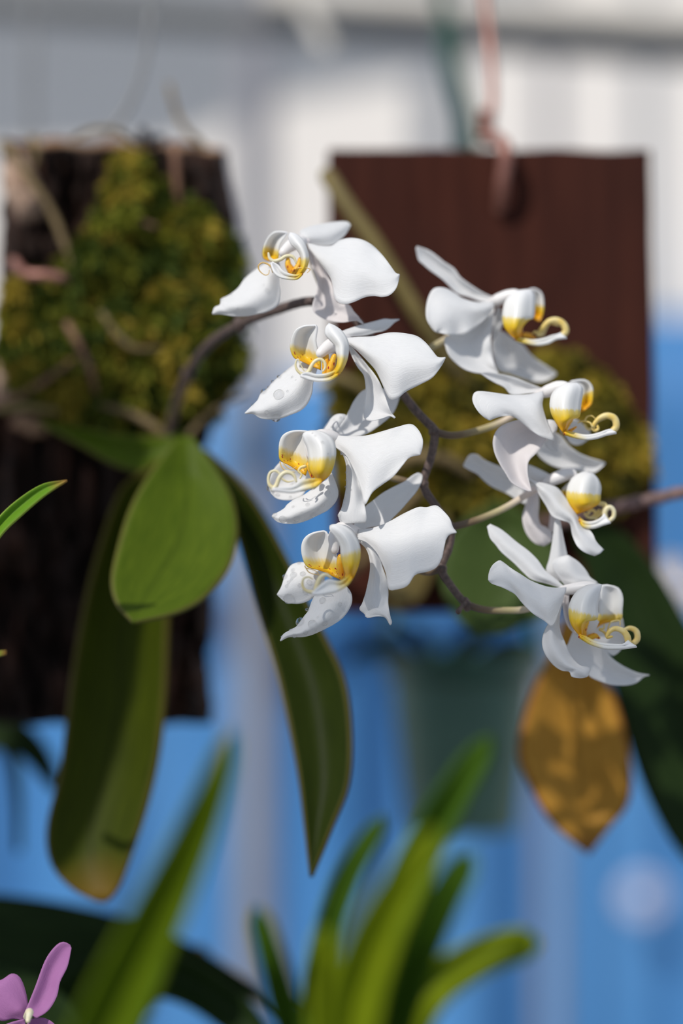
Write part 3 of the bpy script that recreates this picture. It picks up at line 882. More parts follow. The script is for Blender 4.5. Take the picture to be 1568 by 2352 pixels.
org('f7', 'lip_side_lobe', [[(940, 1130), (925, 1085), (960, 1040), (1000, 1000)], [(990, 1130), (990, 1090), (1005, 1050), (1030, 1000)]], 5, 0.1, 0, mat='lobeS2', cup=1, nu=14, nv=7, thick=0.5)
org('f7', 'petal', [[(630, 946), (700, 988), (820, 1018), (897, 1050), (960, 1125), (1030, 1225), (1100, 1345), (1190, 1430), (1230, 1510), (1291, 1578)],
                    [(632, 960), (700, 1002), (775, 1060), (850, 1160), (930, 1230), (1020, 1340), (1090, 1440), (1150, 1530), (1260, 1610)],
                    [(634, 972), (690, 1012), (740, 1110), (795, 1200), (850, 1290), (930, 1326), (1000, 1355), (1022, 1450), (1060, 1540), (1130, 1602), (1212, 1629)]],
    -3, 0.15, 0.35, cup=-2.5, wave=1.0)
org('f7', 'lip_side_lobe', [[(1060, 1275), (1000, 1190), (972, 1120), (985, 1030), (1030, 957), (1100, 918), (1160, 915)],
                            [(1200, 1215), (1255, 1170), (1262, 1100), (1266, 1040), (1245, 980), (1205, 932)]], -5, 0.15, 0.2, mat='lobeS', cup=-4.5, nu=22, nv=10, thick=0.5)
org('f7', 'lip_mid_lobe', [[(1080, 1290), (1120, 1335), (1190, 1340), (1255, 1312), (1295, 1265)],
                           [(1085, 1330), (1120, 1378), (1200, 1388), (1290, 1362), (1352, 1348)]], -2, 0, 0.4, mat='mid', cup=1, nu=16, nv=6, thick=0.9)
cir('f7', [(1310, 1320), (1300, 1265), (1318, 1225), (1350, 1215), (1378, 1245), (1375, 1295), (1345, 1325)], (6, 6, 6, 5, 5, 5), -3)
cir('f7', [(1250, 1180), (1295, 1190), (1302, 1225), (1270, 1262), (1225, 1300), (1160, 1300), (1130, 1270)], (5, 6, 5, 4, 3.5, 3), -1, mat='cirrusY')
cir('f7', [(1160, 1265), (1175, 1240), (1210, 1245), (1215, 1275), (1190, 1295)], (4, 3.5, 3), -1, mat='cirrusY')
cir('f7', [(1225, 1310), (1230, 1270), (1250, 1240)], (4, 4, 3), -1, mat='cirrusY')

# ---- eighth flower, bottom right
flower('f8', FF, 930, 505, 6, 'lowest flower on the right with two bright yellow lip lobes and curled tendrils',
       ([(900, 510, 2), (980, 500, 0), (1060, 490, -1), (1110, 500, -2), (1130, 560, -2)], (10, 13, 14, 14, 10)))
org('f8', 'sepal', [[(870, 450), (797, 388), (815, 300), (830, 220), (843, 130), (850, 60), (865, 30)],
                    [(930, 450), (965, 370), (940, 290), (922, 210), (905, 130), (893, 60), (880, 30)]], 8, 0, -0.1, cup=-1.5)
org('f8', 'petal', [[(940, 500), (880, 430), (842, 375), (838, 320), (880, 290), (942, 277)],
                    [(1010, 500), (1140, 470), (1090, 425), (1060, 375), (1010, 320), (945, 278)]], 6, 0.1, -0.15, cup=-2, nu=22)
org('f8', 'sepal', [[(910, 480), (850, 430), (790, 380), (740, 310), (680, 250), (600, 190), (500, 108), (422, 68)],
                    [(900, 497), (800, 467), (700, 440), (640, 390), (580, 330), (500, 260), (460, 210), (420, 160), (401, 85)]], 2, 0.15, 0.3, cup=-1.5)
org('f8', 'sepal', [[(975, 780), (945, 860), (930, 900), (975, 975), (1080, 1080), (1150, 1116), (1230, 1141), (1330, 1145), (1400, 1126), (1445, 1088), (1482, 1079)],
                    [(1030, 780), (1100, 845), (1180, 895), (1230, 958), (1300, 1010), (1390, 1055), (1440, 1068), (1484, 1074)]], 5, 0.2, -0.1, cup=2.5)
org('f8', 'petal', [[(1080, 790), (1160, 730), (1290, 685), (1312, 740), (1322, 835)], [(1090, 850), (1175, 895), (1235, 947), (1290, 912), (1320, 845)]], 7, 0.1, -0.1, cup=2, nu=20)
org('f8', 'petal', [[(930, 490), (820, 490), (700, 450), (620, 400), (550, 355), (510, 325), (480, 312), (440, 340), (414, 390), (410, 442)],
                    [(925, 520), (830, 560), (740, 550), (650, 510), (560, 460), (480, 440), (411, 443)],
                    [(915, 540), (885, 640), (842, 752), (780, 712), (700, 660), (640, 600), (590, 540), (555, 517), (500, 490), (440, 470), (412, 446)]],
    -3, 0.3, 0.35, cup=-1.8, wave=0.8)
org('f8', 'sepal', [[(880, 560), (850, 680), (795, 760), (768, 850), (785, 930), (840, 1005), (900, 1046), (950, 1053), (965, 1086), (1020, 1096), (1066, 1087)],
                    [(908, 560), (885, 700), (890, 780), (922, 860), (962, 950), (1020, 1010), (1082, 1025), (1087, 1050), (1070, 1084)]], 0, 0.1, 0.2, cup=-3, wave=0.8)
org('f8', 'column_foot', [[(906, 540), (908, 600), (922, 690), (945, 750), (990, 800)], [(950, 540), (944, 600), (955, 690), (980, 770), (1020, 810)]], 1, 0.1, 0, mat='blush', cup=1, nu=16, nv=6, thick=0.6)
org('f8', 'lip_base', [[(1005, 790), (1020, 750), (1060, 700), (1110, 690)], [(1020, 830), (1075, 840), (1110, 800), (1150, 720)]], 1, 0, 0.1, mat='mid', nu=14, nv=9)
org('f8', 'lip_side_lobe', [[(1080, 815), (1138, 700), (1140, 610), (1152, 540), (1163, 474)],
                            [(1140, 735), (1190, 716), (1291, 708), (1302, 640), (1307, 560), (1280, 498), (1215, 476)]], 3, 0.1, 0, mat='lobeS2', cup=3, nu=22, nv=9, thick=0.5)
org('f8', 'lip_side_lobe', [[(1030, 828), (965, 740), (946, 650), (960, 580), (1000, 520), (1060, 482), (1130, 469)],
                            [(1035, 780), (1070, 715), (1133, 702), (1137, 620), (1150, 540), (1166, 472)]], -6, 0.1, 0.25, mat='lobeS', cup=-4.5, nu=22, nv=9, thick=0.5)
org('f8', 'lip_mid_lobe', [[(1015, 800), (1050, 815), (1110, 850), (1200, 870), (1290, 872), (1340, 845)],
                           [(1010, 820), (1045, 840), (1100, 870), (1190, 896), (1290, 898), (1400, 888)]], -3, 0, 0.5, mat='mid', cup=1, nu=18, nv=6, thick=0.9)
cir('f8', [(1345, 880), (1335, 820), (1305, 782), (1255, 766), (1218, 786), (1200, 822), (1232, 820)], (7, 8, 7, 6, 5, 3), -3, mat='cirrusY')
cir('f8', [(1368, 872, 3), (1402, 835, 3), (1396, 785, 3), (1355, 762, 3), (1320, 772, 3)], (6, 7, 7, 6, 4), -2, mat='cirrusY')
cir('f8', [(1205, 822), (1182, 790), (1150, 772), (1178, 765), (1182, 740)], (4, 3, 2.5, 1.5), -1, mat='cirrusY')
cir('f8', [(1203, 785), (1225, 725), (1282, 712), (1288, 745)], (2, 1.6, 1), 0, mat='cirrusY')
cir('f8', [(1085, 825), (1120, 815), (1148, 828)], (7, 7, 3), -1, mat='callus', name='callus')
cir('f8', [(1060, 720), (1040, 770), (1045, 815)], (8, 10, 7), -2, mat='callus', name='callus')


def pedicel(key, pts, r=(9, 8, 8, 9)):
    o = FL[key][0]
    tube('pedicel', [P(*p) for p in pts], [size(q, 12) for q in r], M['pedicel'], o, n=30)


pedicel('f1', [(765, 702, 22), (740, 660, 24), (712, 590, 22), (704, 556, 16)])
pedicel('f2', [(870, 810, 18), (850, 800, 22), (820, 788, 16), (796, 781, 5)])
pedicel('f3', [(972, 1112, 13), (930, 1105, 14), (860, 1080, 12), (778, 1010, 4)])
pedicel('f4', [(1014, 1306, 12), (970, 1312, 14), (890, 1275, 12), (818, 1228, 4)])
pedicel('f5', [(900, 860, 17), (950, 822, 22), (1005, 790, 28), (1080, 745, 32), (1126, 698, 29)])
pedicel('f6', [(997, 992, 13), (1040, 1000, 14), (1100, 988, 17), (1165, 962, 20), (1238, 904, 15)])
pedicel('f7', [(1034, 1212, 12), (1090, 1196, 14), (1160, 1166, 16), (1225, 1126, 18), (1262, 1108, 18)])
pedicel('f8', [(1070, 1388, 11), (1110, 1400, 12), (1160, 1402, 12), (1215, 1397, 12), (1290, 1360, 9)])

# ------------------------------------------------------------------ water drops lying on the petals
drop_mesh = None


def drop_source():
    v, f = [], []
    nr, ns = 7, 14
    for i in range(nr + 1):
        a = math.pi * i / nr
        for k in range(ns):
            t = 2 * math.pi * k / ns
            v.append((math.sin(a) * math.cos(t), math.sin(a) * math.sin(t), math.cos(a)))
    for i in range(nr):
        for k in range(ns):
            a, b = i * ns + k, i * ns + (k + 1) % ns
            f.append((a, a + ns, b + ns, b))
    me = bpy.data.meshes.new('water_drop')
    me.from_pydata(v, [], f)
    me.polygons.foreach_set('use_smooth', [True] * len(f))
    me.materials.append(M['water'])
    me.validate()
    return me


def surface(target, px, py):
    g, d = o_grid[target.name]
    q = (g[..., 0] - px) ** 2 + (g[..., 1] - py) ** 2
    i, j = np.unravel_index(np.argmin(q), q.shape)
    i0, i1 = max(i - 1, 0), min(i + 1, q.shape[0] - 1)
    j0, j1 = max(j - 1, 0), min(j + 1, q.shape[1] - 1)
    pu = P(*g[i1, j], d[i1, j]) - P(*g[i0, j], d[i0, j])
    pv = P(*g[i, j1], d[i, j1]) - P(*g[i, j0], d[i, j0])
    n = pu.cross(pv)
    if n.length < 1e-12: n = Vector((0, -1, 0))
    n.normalize()
    if n.y > 0: n = -n
    return d[i, j], n


ORD = ['nearest the tip', 'second from the tip', 'third from the tip', 'fourth from the tip', 'fifth from the tip', 'sixth from the tip', 'seventh from the tip', 'eighth from the tip',
       'ninth from the tip', 'tenth from the tip', 'eleventh from the tip', 'twelfth from the tip', 'farthest from the tip']


def drops(key, part, which, crop, spots, label, group):
    global drop_mesh
    if drop_mesh is None: drop_mesh = drop_source()
    kids = [c for c in FL[key][0].children if c.name.split('.')[0] == part]
    t = kids[which]
    x0, y0, s = crop
    tip = o_grid[t.name][0][-1].mean(axis=0)
    rank = sorted(spots, key=lambda q: (x0 + q[0] / s - tip[0]) ** 2 + (y0 + q[1] / s - tip[1]) ** 2)
    for x, y, r in spots:
        px, py = x0 + x / s, y0 + y / s
        d, n = surface(t, px, py)
        R = size(r / s, d)
        o = bpy.data.objects.new('water_drop', drop_mesh)
        COL.objects.link(o)
        o.rotation_euler = n.to_track_quat('Z', 'Y').to_euler()
        o.scale = (R, R, R * 0.7)
        o.location = P(px, py, d) + n * R * 0.22
        tag(o, f'{label}, {ORD[rank.index((x, y, r))]}', 'water drop', group)


drops('f2', 'petal', 1, B, [(285, 588, 42), (262, 748, 34), (178, 568, 26), (285, 458, 16), (380, 460, 11), (405, 483, 8), (240, 490, 12), (95, 660, 12), (330, 425, 10), (195, 710, 18), (210, 530, 10), (345, 560, 9)],
      "drop on the wet left petal of the second left flower", 'drops on the second left flower')
drops('f1', 'petal', 1, A, [(255, 715, 12), (465, 580, 16), (130, 650, 14), (200, 610, 10), (440, 540, 9), (300, 490, 9)],
      "drop on the wet left petal of the uppermost flower", 'drops on the top left flower')
drops('f3', 'sepal', 2, C, [(188, 790, 30), (130, 765, 20), (285, 785, 26), (402, 757, 24), (470, 690, 16), (365, 690, 18), (395, 578, 10), (262, 705, 12), (360, 660, 8), (320, 745, 9), (520, 600, 8), (440, 720, 9)],
      "drop on the broad lower sepal of the third left flower", 'drops on the third left flower')
drops('f3', 'petal', 2, C, [(85, 570, 28), (265, 548, 26), (148, 622, 18), (240, 632, 10), (130, 470, 10)],
      "drop behind the curled tendrils of the third left flower", 'drops behind the third lip')
drops('f3', 'sepal', 1, C, [(590, 765, 12), (600, 735, 8), (622, 690, 9), (630, 655, 10), (640, 600, 7), (640, 560, 9), (643, 510, 7), (643, 455, 8), (650, 520, 6), (610, 318, 12), (655, 350, 9), (600, 800, 9)],
      "tiny drop along the third left flower's narrow sepal", 'drops along the narrow sepal')
drops('f3', 'lip_side_lobe', 1, C, [(470, 240, 12), (420, 195, 12), (512, 322, 7), (400, 175, 8)],
      "tiny drop on the third left flower's right lip lobe", 'drops on the third lip lobe')
drops('f3', 'lip_side_lobe', 0, C, [(185, 305, 16), (180, 345, 9)],
      "drop on the third left flower's left lip lobe", 'drops on the third left lobe')
drops('f3', 'petal', 0, C, [(560, 80, 11), (600, 60, 9), (540, 130, 12), (590, 100, 8), (520, 150, 9), (625, 70, 8)],
      "tiny drop on upright petal behind the third left lip", 'drops on the upright far petal')
drops('f4', 'sepal', 2, C, [(315, 1535, 36), (400, 1550, 33), (270, 1628, 20), (475, 1380, 26), (350, 1605, 18), (245, 1592, 12), (595, 1405, 16), (485, 1540, 22), (440, 1500, 9), (360, 1445, 13), (420, 1590, 9), (180, 1640, 9), (540, 1470, 8)],
      "drop on the pointed sepal of the lowest left flower", 'drops on the lowest left flower')
drops('f4', 'petal', 1, C, [(230, 1362, 40), (265, 1200, 28), (260, 1163, 18), (205, 1208, 22), (330, 1190, 22), (375, 1245, 20), (345, 1310, 18), (305, 1268, 14), (303, 1110, 14), (230, 1250, 16), (215, 1275, 14), (250, 1230, 14), (395, 1355, 10)],
      "drop on the far petal of the lowest left flower", 'drops on the lowest far petal')

# ------------------------------------------------------------------ mossy bark slab with its moss and roots
BD = 140


def bark_depth(px, py):
    v = (px * 0.016, py * 0.0045, 0.3)
    r = noise.fractal(v, 0.9, 2.1, 5)
    c = abs(noise.noise((px * 0.022, py * 0.006, 4.0)))
    return BD - 5 - 11 * r + 9 * max(0, 0.22 - c) / 0.22 * 0.9 + 4 * noise.noise((px * .06, py * .03, 9))


slab = empty('bark_slab', P(230, 1665, BD + 20))
tag(slab, 'dark rugged bark slab hanging at the left, its upper half cushioned with moss', 'bark slab')


def bark_body():
    rows, cols = 130, 80
    ys = np.linspace(0, 1, rows)
    rx = [(318, 508), (350, 516), (430, 530), (500, 546), (600, 543), (720, 552), (820, 556), (880, 540), (960, 500), (1040, 466), (1150, 462), (1250, 470), (1330, 486), (1420, 490), (1500, 478), (1560, 482), (1640, 490), (1665, 488)]
    v, f = [], []
    for side in (0, 1):
        for i, t in enumerate(ys):
            for j in range(cols):
                u = j / (cols - 1)
                top = 335 + 10 * noise.noise((u * 9, 0, 2)) + 12 * u
                py = top + (1662 + 6 * noise.noise((u * 12, 3, 2)) - top) * t
                xr = np.interp(py, [a for a, b in rx], [b for a, b in rx]) + 7 * noise.noise((py * 0.035, 1, 1))
                xl = np.interp(py, [300, 700, 1000, 1660], [4, -2, -60, -90]) + 8 * noise.noise((py * 0.03, 7, 1))
                px = xl + (xr - xl) * u
                e = min(u, 1 - u, 0.08) / 0.08
                d = bark_depth(px, py) + (1 - e) ** 2 * 12 if side == 0 else BD + 30 - 6 * (1 - e)
                v.append(P(px, py, d))
    n = rows * cols
    for i in range(rows - 1):
        for j in range(cols - 1):
            a = i * cols + j
            f.append((a, a + cols, a + cols + 1, a + 1))
            f.append((n + a, n + a + 1, n + a + cols + 1, n + a + cols))
    for i in range(rows - 1):
        a, b = i * cols, (i + 1) * cols
        f.append((a, n + a, n + b, b))
        a, b = a + cols - 1, b + cols - 1
        f.append((a, b, n + b, n + a))
    for j in range(cols - 1):
        f.append((j, j + 1, n + j + 1, n + j))
        a = (rows - 1) * cols + j
        f.append((a, n + a, n + a + 1, a + 1))
    obj('bark_body', v, f, M['bark'], slab)


bark_body()


def rim():
    # pale cut edge along the top of the slab
    pts = [(8, 332), (60, 336), (130, 330), (190, 338), (260, 334), (330, 344), (400, 338), (470, 348), (506, 350)]
    tube('cut_edge', [P(x, y, BD + 8 + 3 * math.sin(i * 2.1)) for i, (x, y) in enumerate(pts)], [size(r, BD) for r in (12, 9, 14, 10, 13, 9, 12, 14, 9)], M['corkrim'], slab, n=60, rough=0.35)


rim()


def lump(name, cx, cy, rx, ry, d, mat, parent, seed, depth=6, rot=0.0):
    """Rounded irregular chip lying on a surface."""
    v, f = [], []
    nr, ns = 8, 22
    for i in range(nr + 1):
        a = math.pi / 2 * i / nr
        for k in range(ns):
            t = 2 * math.pi * k / ns
            w = 1 + 0.35 * noise.noise((math.cos(t) * 1.6, math.sin(t) * 1.6, seed))
            x, y = math.sin(a) * math.cos(t) * rx * w, math.sin(a) * math.sin(t) * ry * w
            x, y = x * math.cos(rot) - y * math.sin(rot), x * math.sin(rot) + y * math.cos(rot)
            v.append(P(cx + x, cy + y, d + 4 - depth * math.cos(a) * (1 + 0.4 * noise.noise((x * .05, y * .05, seed)))))
    for i in range(nr):
        for k in range(ns):
            a, b = i * ns + k, i * ns + (k + 1) % ns
            f.append((a, b, b + ns, a + ns))
    f.append(tuple(range(nr * ns, (nr + 1) * ns)))
    return obj(name, v, f, mat, parent)


lump('peeled_patch', 52, 430, 42, 85, BD - 10, M['corkface'], slab, 1.0, 8, -0.25)
lump('peeled_patch', 22, 845, 34, 75, BD - 10, M['corkface'], slab, 2.0, 8, 0.15)
lump('peeled_patch', 70, 975, 45, 26, BD - 8, M['corkrim'], slab, 3.0, 7, 0.3)
for k in range(26):
    x, y = random.uniform(10, 470), random.choice([random.uniform(350, 640), random.uniform(1050, 1620), random.uniform(1050, 1620)])
    if y > 1040: x = min(x, 440)
    lump('bark_scale', x, y, random.uniform(14, 30), random.uniform(35, 80), bark_depth(x, y), M['bark'], slab, k * 1.7, random.uniform(5, 10), random.uniform(-0.2, 0.2))


def inside(poly, x, y):
    c = False
    j = len(poly) - 1
    for i in range(len(poly)):
        (xi, yi), (xj, yj) = poly[i], poly[j]
        if (yi > y) != (yj > y) and x < (xj - xi) * (y - yi) / (yj - yi) + xi:
            c = not c
        j = i
    return c


def moss(name, poly, count, depth_at, mound, label, tones, seed, leaf_mm=(4, 8)):
    """A cushion of small curved moss shoots: uncountable, one object."""
    rnd = random.Random(seed)
    xs, ys = [p[0] for p in poly], [p[1] for p in poly]
    v, f, c = [], [], []
    cx, cy = sum(xs) / len(xs), sum(ys) / len(ys)
    n = 0
    while n < count:
        px, py = rnd.uniform(min(xs), max(xs)), rnd.uniform(min(ys), max(ys))
        if not inside(poly, px, py): continue
        dens = noise.noise((px * 0.012, py * 0.012, seed))
        if (dens < -0.22 or noise.noise((px * 0.035, py * 0.03, seed + 8)) < -0.25) and rnd.random() < 0.9: continue
        n += 1
        q = max(0, 1 - (((px - cx) / (max(xs) - min(xs))) ** 2 + ((py - cy) / (max(ys) - min(ys))) ** 2) * 3)
        h = mound * (0.35 + 0.65 * q) * (0.75 + 0.7 * noise.noise((px * 0.03, py * 0.03, seed + 5)))
        d0 = depth_at(px, py) - h * rnd.uniform(0.55, 1.1)
        w = noise.noise((px * 0.016, py * 0.016, seed + 2)) + rnd.uniform(-0.35, 0.35)
        tone = tones[0] if w < -0.15 else tones[1] if w < 0.25 else tones[2]
        k = rnd.uniform(0.75, 1.25)
        tone = tuple(t * k for t in tone)
        base = P(px, py, d0)
        for b in range(7):
            th = rnd.uniform(0, 2 * math.pi)
            L = rnd.uniform(*leaf_mm) / 1000
            dr = Vector((math.cos(th), -rnd.uniform(0.1, 1.1), math.sin(th) * 0.8 + 0.25)).normalized()
            sd = dr.cross(Vector((rnd.uniform(-1, 1), 1, rnd.uniform(-1, 1)))).normalized() * L * 0.22
            tip = base + dr * L + Vector((0, 0, -L * 0.25))
            mid = base + dr * L * 0.55
            i = len(v)
            v += [base, mid + sd, tip, mid - sd]
            f += [(i, i + 1, i + 2), (i, i + 2, i + 3)]
            c += [(*tone, 1)] * 4
    o = obj(name, v, f, M['moss'], smooth=False, col=c)
    tag(o, label, 'moss', kind='stuff')
    return o


poly_bark = [(285, 345), (335, 400), (400, 440), (470, 500), (545, 575), (552, 700), (548, 830), (470, 960), (380, 1000), (250, 975), (120, 940), (25, 880), (15, 740), (30, 660), (130, 630), (200, 560), (255, 470)]
moss('moss', poly_bark, 5200, bark_depth, 16, 'olive and yellow-green moss covering the upper half of the bark slab', [(0.045, 0.070, 0.005), (0.145, 0.155, 0.010), (0.31, 0.23, 0.024)], 11)

# roots and dry strands of the orchid across the bark
for pts, r, mat in [
    ([(10, 330, 128), (60, 400, 122), (115, 480, 120), (148, 560, 118), (170, 625, 116), (188, 670, 120)], (14, 12, 11, 9), 'root'),
    ([(75, 320, 130), (85, 350, 124), (78, 385, 124)], (14, 11, 8), 'root'),
    ([(402, 335, 124), (404, 380, 122), (408, 440, 122), (418, 480, 124)], (14, 12, 9), 'rootred'),
    ([(305, 395, 124), (300, 440, 122), (308, 490, 120)], (10, 9, 7), 'root'),
    ([(285, 525, 116), (320, 512, 114), (355, 520, 116)], (9, 9, 6), 'rootred'),
    ([(155, 745, 114), (180, 790, 112), (208, 850, 112), (220, 900, 116)], (11, 10, 7), 'rootred'),
    ([(-10, 930, 122), (50, 905, 118), (110, 870, 116), (170, 825, 116)], (12, 9, 6), 'rootred'),
    ([(235, 720, 112), (270, 770, 110), (310, 800, 110), (370, 800, 112)], (8, 8, 6), 'root'),
    ([(0, 940, 120), (60, 935, 116), (130, 945, 118)], (12, 12, 8), 'rootolive'),
    ([(388, 195, 150), (402, 250, 145), (425, 295, 140), (465, 335, 136)], (7, 9, 8, 10), 'root'),
    ([(170, 318, 130), (215, 298, 128), (265, 300, 130), (310, 330, 132)], (7, 8, 8, 8), 'root'),
    ([(410, 1040, 112), (360, 985, 110), (300, 950, 112), (230, 930, 118)], (13, 12, 9), 'root'),
    ([(560, 905, 128), (520, 925, 122), (470, 960, 116), (425, 1010, 112)], (6, 8, 9), 'root'),
]:
    tube('root', [P(p[0], p[1], p[2] + 3) for p in pts], [size(q * 0.8, 120) for q in r], M[mat], orchid, n=40, rough=0.3)

w = tube('wire_wrap', [P(32, 600, 124), P(60, 628, 116), P(110, 632, 114), P(152, 640, 116), P(165, 655, 124)], [size(11, 118)] * 2, M['copper'], n=30)
tag(w, 'copper wire wrapped across the left side of the mossy bark', 'wire')

# ------------------------------------------------------------------ red-brown board with hook, moss and its plant
BRD = 150


def board():
    a, b = P(752, 342, BRD), P(1492, 344, BRD)
    c, e = P(1512, 1408, BRD), P(764, 1404, BRD)
    th = Vector((0, 0.016, 0))
    n = 18
    ring = []
    for (p, q, k) in ((a, b, 24), (b, c, 24), (c, e, 24), (e, a, 24)):
        for i in range(k):
            t = i / k
            w = p.lerp(q, t)
            j = 0.0007 * noise.noise((w.x * 60, w.z * 60, 3))
            ring.append(w + Vector((j, 0, j)))
    m = len(ring)
    v = ring + [p + th for p in ring]
    f = [tuple(range(m)), tuple(reversed(range(m, 2 * m)))]
    for i in range(m):
        f.append((i, i + m, (i + 1) % m + m, (i + 1) % m))
    o = obj('mounting_board', v, f, M['wood'], smooth=False)
    bv = o.modifiers.new('bevel', 'BEVEL')
    bv.width = 0.0012
    bv.segments = 2
    bv.limit_method = 'ANGLE'
    tag(o, 'flat red-brown wooden board hung from a copper hook behind the right-hand flowers', 'board')


board()
hook = empty('wire_hook', P(1130, 240, 160))
tag(hook, 'twisted copper wire hook running over the top of the red-brown board', 'wire hook')
tube('wire', [P(1085, -420, 190), P(1108, -60, 176), P(1126, 120, 168), P(1131, 240, 160), P(1118, 300, 158), P(1122, 325, 156)], [size(11, 160)] * 2, M['copper'], hook, n=50)
tube('hook_end', [P(1118, 318, 166), P(1135, 318, 150), P(1158, 336, 141), P(1160, 380, 140), P(1152, 430, 142), P(1147, 480, 147)], [size(12, 145), size(17, 145), size(17, 145), size(12, 145)], M['copper'], hook, n=40)
coil = []
for i in range(60):
    t = i / 59
    a = t * 2 * math.pi * 4
    p = P(1117, 250 + 72 * t, 159)
    coil.append(p + Vector((math.cos(a), math.sin(a), 0)) * size(15, 160))
tube('coil', coil, [size(7, 160)] * 2, M['copper'], hook, n=160, seg=8)

poly_board = [(770, 900), (860, 840), (1000, 830), (1120, 870), (1220, 825), (1320, 830), (1400, 900), (1470, 1010), (1480, 1080), (1400, 1160), (1250, 1170), (1080, 1180), (930, 1170), (800, 1120), (768, 1000)]
moss('moss', poly_board, 3800, lambda x, y: BRD, 18, 'golden olive moss pad on the middle of the red-brown board', [(0.070, 0.065, 0.008), (0.22, 0.18, 0.016), (0.38, 0.27, 0.03)], 23)

bplant = empty('board_orchid', P(1150, 1180, 138))
tag(bplant, 'broad-leaved orchid growing from the moss on the red-brown board, one leaf withering', 'orchid')
sheet('leaf', PX, [[(1130, 1150), (1060, 1200), (1024, 1255), (1012, 1320), (1030, 1390), (1070, 1440), (1098, 1460)],
                   [(1150, 1150), (1150, 1230), (1150, 1320), (1130, 1400), (1102, 1461)],
                   [(1170, 1150), (1250, 1220), (1292, 1300), (1300, 1360), (1250, 1412), (1180, 1442), (1106, 1460)]],
      M['leafboard'], bplant, (1150, 1150), d0=132, gx=0, gz=0.35, cup=5, thick=1.6)
sheet('leaf', PX, [[(1290, 1420), (1268, 1500), (1235, 1560), (1205, 1640), (1189, 1730), (1213, 1800), (1258, 1880), (1310, 1930), (1346, 1960)],
                   [(1310, 1420), (1318, 1500), (1320, 1600), (1325, 1700), (1335, 1800), (1345, 1890), (1350, 1961)],
                   [(1330, 1420), (1345, 1500), (1402, 1580), (1436, 1680), (1451, 1780), (1441, 1850), (1402, 1900), (1355, 1960)]],
      M['leafbrown'], bplant, (1300, 1450), d0=118, gx=0.05, gz=0.06, cup=6, thick=1.6)
sheet('leaf', PX, [[(1300, 1190), (1335, 1280), (1372, 1400), (1402, 1560), (1440, 1700), (1482, 1820), (1540, 1930), (1600, 2000), (1668, 2045)],
                   [(1330, 1180), (1410, 1300), (1480, 1430), (1560, 1600), (1600, 1770), (1640, 1920), (1670, 2046)],
                   [(1352, 1175), (1440, 1232), (1515, 1318), (1580, 1430), (1700, 1650), (1728, 1850), (1708, 1980), (1672, 2046)]],
      M['leafdark'], bplant, (1330, 1190), d0=146, gx=-0.05, gz=0.10, cup=4, thick=1.6)
sheet('leaf', PX, [[(1000, 1180), (930, 1230), (890, 1300), (880, 1360), (910, 1395)], [(1040, 1180), (1010, 1260), (990, 1330), (960, 1380), (915, 1397)]],
      M['rootolive'], bplant, (1010, 1190), d0=138, gz=0.1, cup=-2, thick=1.6, nu=24)
for pts, r, mat in [
    ([(752, 405, 128), (800, 478, 124), (862, 562, 122), (922, 660, 122), (972, 742, 124), (1030, 830, 130), (1090, 900, 138)], (20, 21, 20, 20, 20), 'rootolive'),
    ([(900, 1070, 134), (960, 1048, 128), (1020, 1055, 128), (1085, 1090, 134)], (15, 14, 12), 'root'),
    ([(760, 860, 138), (800, 875, 134), (850, 905, 134), (900, 960, 138)], (12, 12, 10), 'rootolive'),
    ([(775, 1330, 144), (830, 1290, 136), (890, 1200, 132), (960, 1130, 134)], (11, 13, 13), 'root'),
    ([(1240, 1200, 130), (1300, 1196, 100), (1390, 1170, 84), (1480, 1150, 78), (1570, 1130, 74), (1700, 1100, 70)], (15, 15, 14, 14, 12), 'stemP'),
]:
    tube('root' if mat != 'stemP' else 'flower_stalk', [P(*p) for p in pts], [size(q, 125) for q in r], M[mat], bplant, n=50, rough=0.2 if mat != 'rootolive' else 0)

# ------------------------------------------------------------------ green pot hanging further back
pot = empty('hanging_pot', P(1065, 1905, 330))
tag(pot, 'green plastic flower pot hanging below and behind the red-brown board', 'pot')
PD = 330


def lathe(name, cpx, prof, mat, parent, seg=40):
    v, f = [], []
    for (r, py) in prof:
        c = P(cpx, py, PD)
        R = size(r, PD)
        for k in range(seg):
            t = 2 * math.pi * k / seg
            v.append((c.x + R * math.cos(t), c.y + R * math.sin(t), c.z))
    for i in range(len(prof) - 1):
        for k in range(seg):
            a, b = i * seg + k, i * seg + (k + 1) % seg
            f.append((a, a + seg, b + seg, b))
    return obj(name, v, f, mat, parent)


lathe('pot_wall', 1062, [(3, 1906), (122, 1906), (128, 1900), (165, 1560), (166, 1545), (158, 1545), (122, 1890), (3, 1892)], M['potplastic'], pot)
lathe('pot_rim', 1062, [(164, 1562), (180, 1556), (182, 1505), (176, 1498), (168, 1500), (160, 1550)], M['greenplastic'], pot)
lathe('soil', 1062, [(160, 1548), (120, 1530), (60, 1520), (3, 1516)], M['soil'], pot)
for pts in ([(1026, 60, 330), (1036, 140, 330), (1062, 230, 330), (1082, 330, 332), (1130, 700, 340), (1200, 1200, 335), (1240, 1505, 332)],
            [(1026, 60, 334), (1036, 140, 336), (1060, 230, 338), (1070, 330, 345), (1030, 700, 370), (940, 1200, 350), (885, 1505, 334)]):
    tube('hanger_strap', [P(*p) for p in pts], [size(24, 330), size(20, 330), size(16, 330), size(14, 330)], M['greenplastic'], pot, n=60, flat=0.3)
tube('hanger_hook', [P(1026, 60, 332), P(1012, -40, 332), P(1030, -120, 332)], [size(16, 330)] * 2, M['greenplastic'], pot)
pp = empty('potted_seedling', P(1000, 1525, 330))
tag(pp, 'small dark-leaved plant growing in the green hanging pot', 'plant')
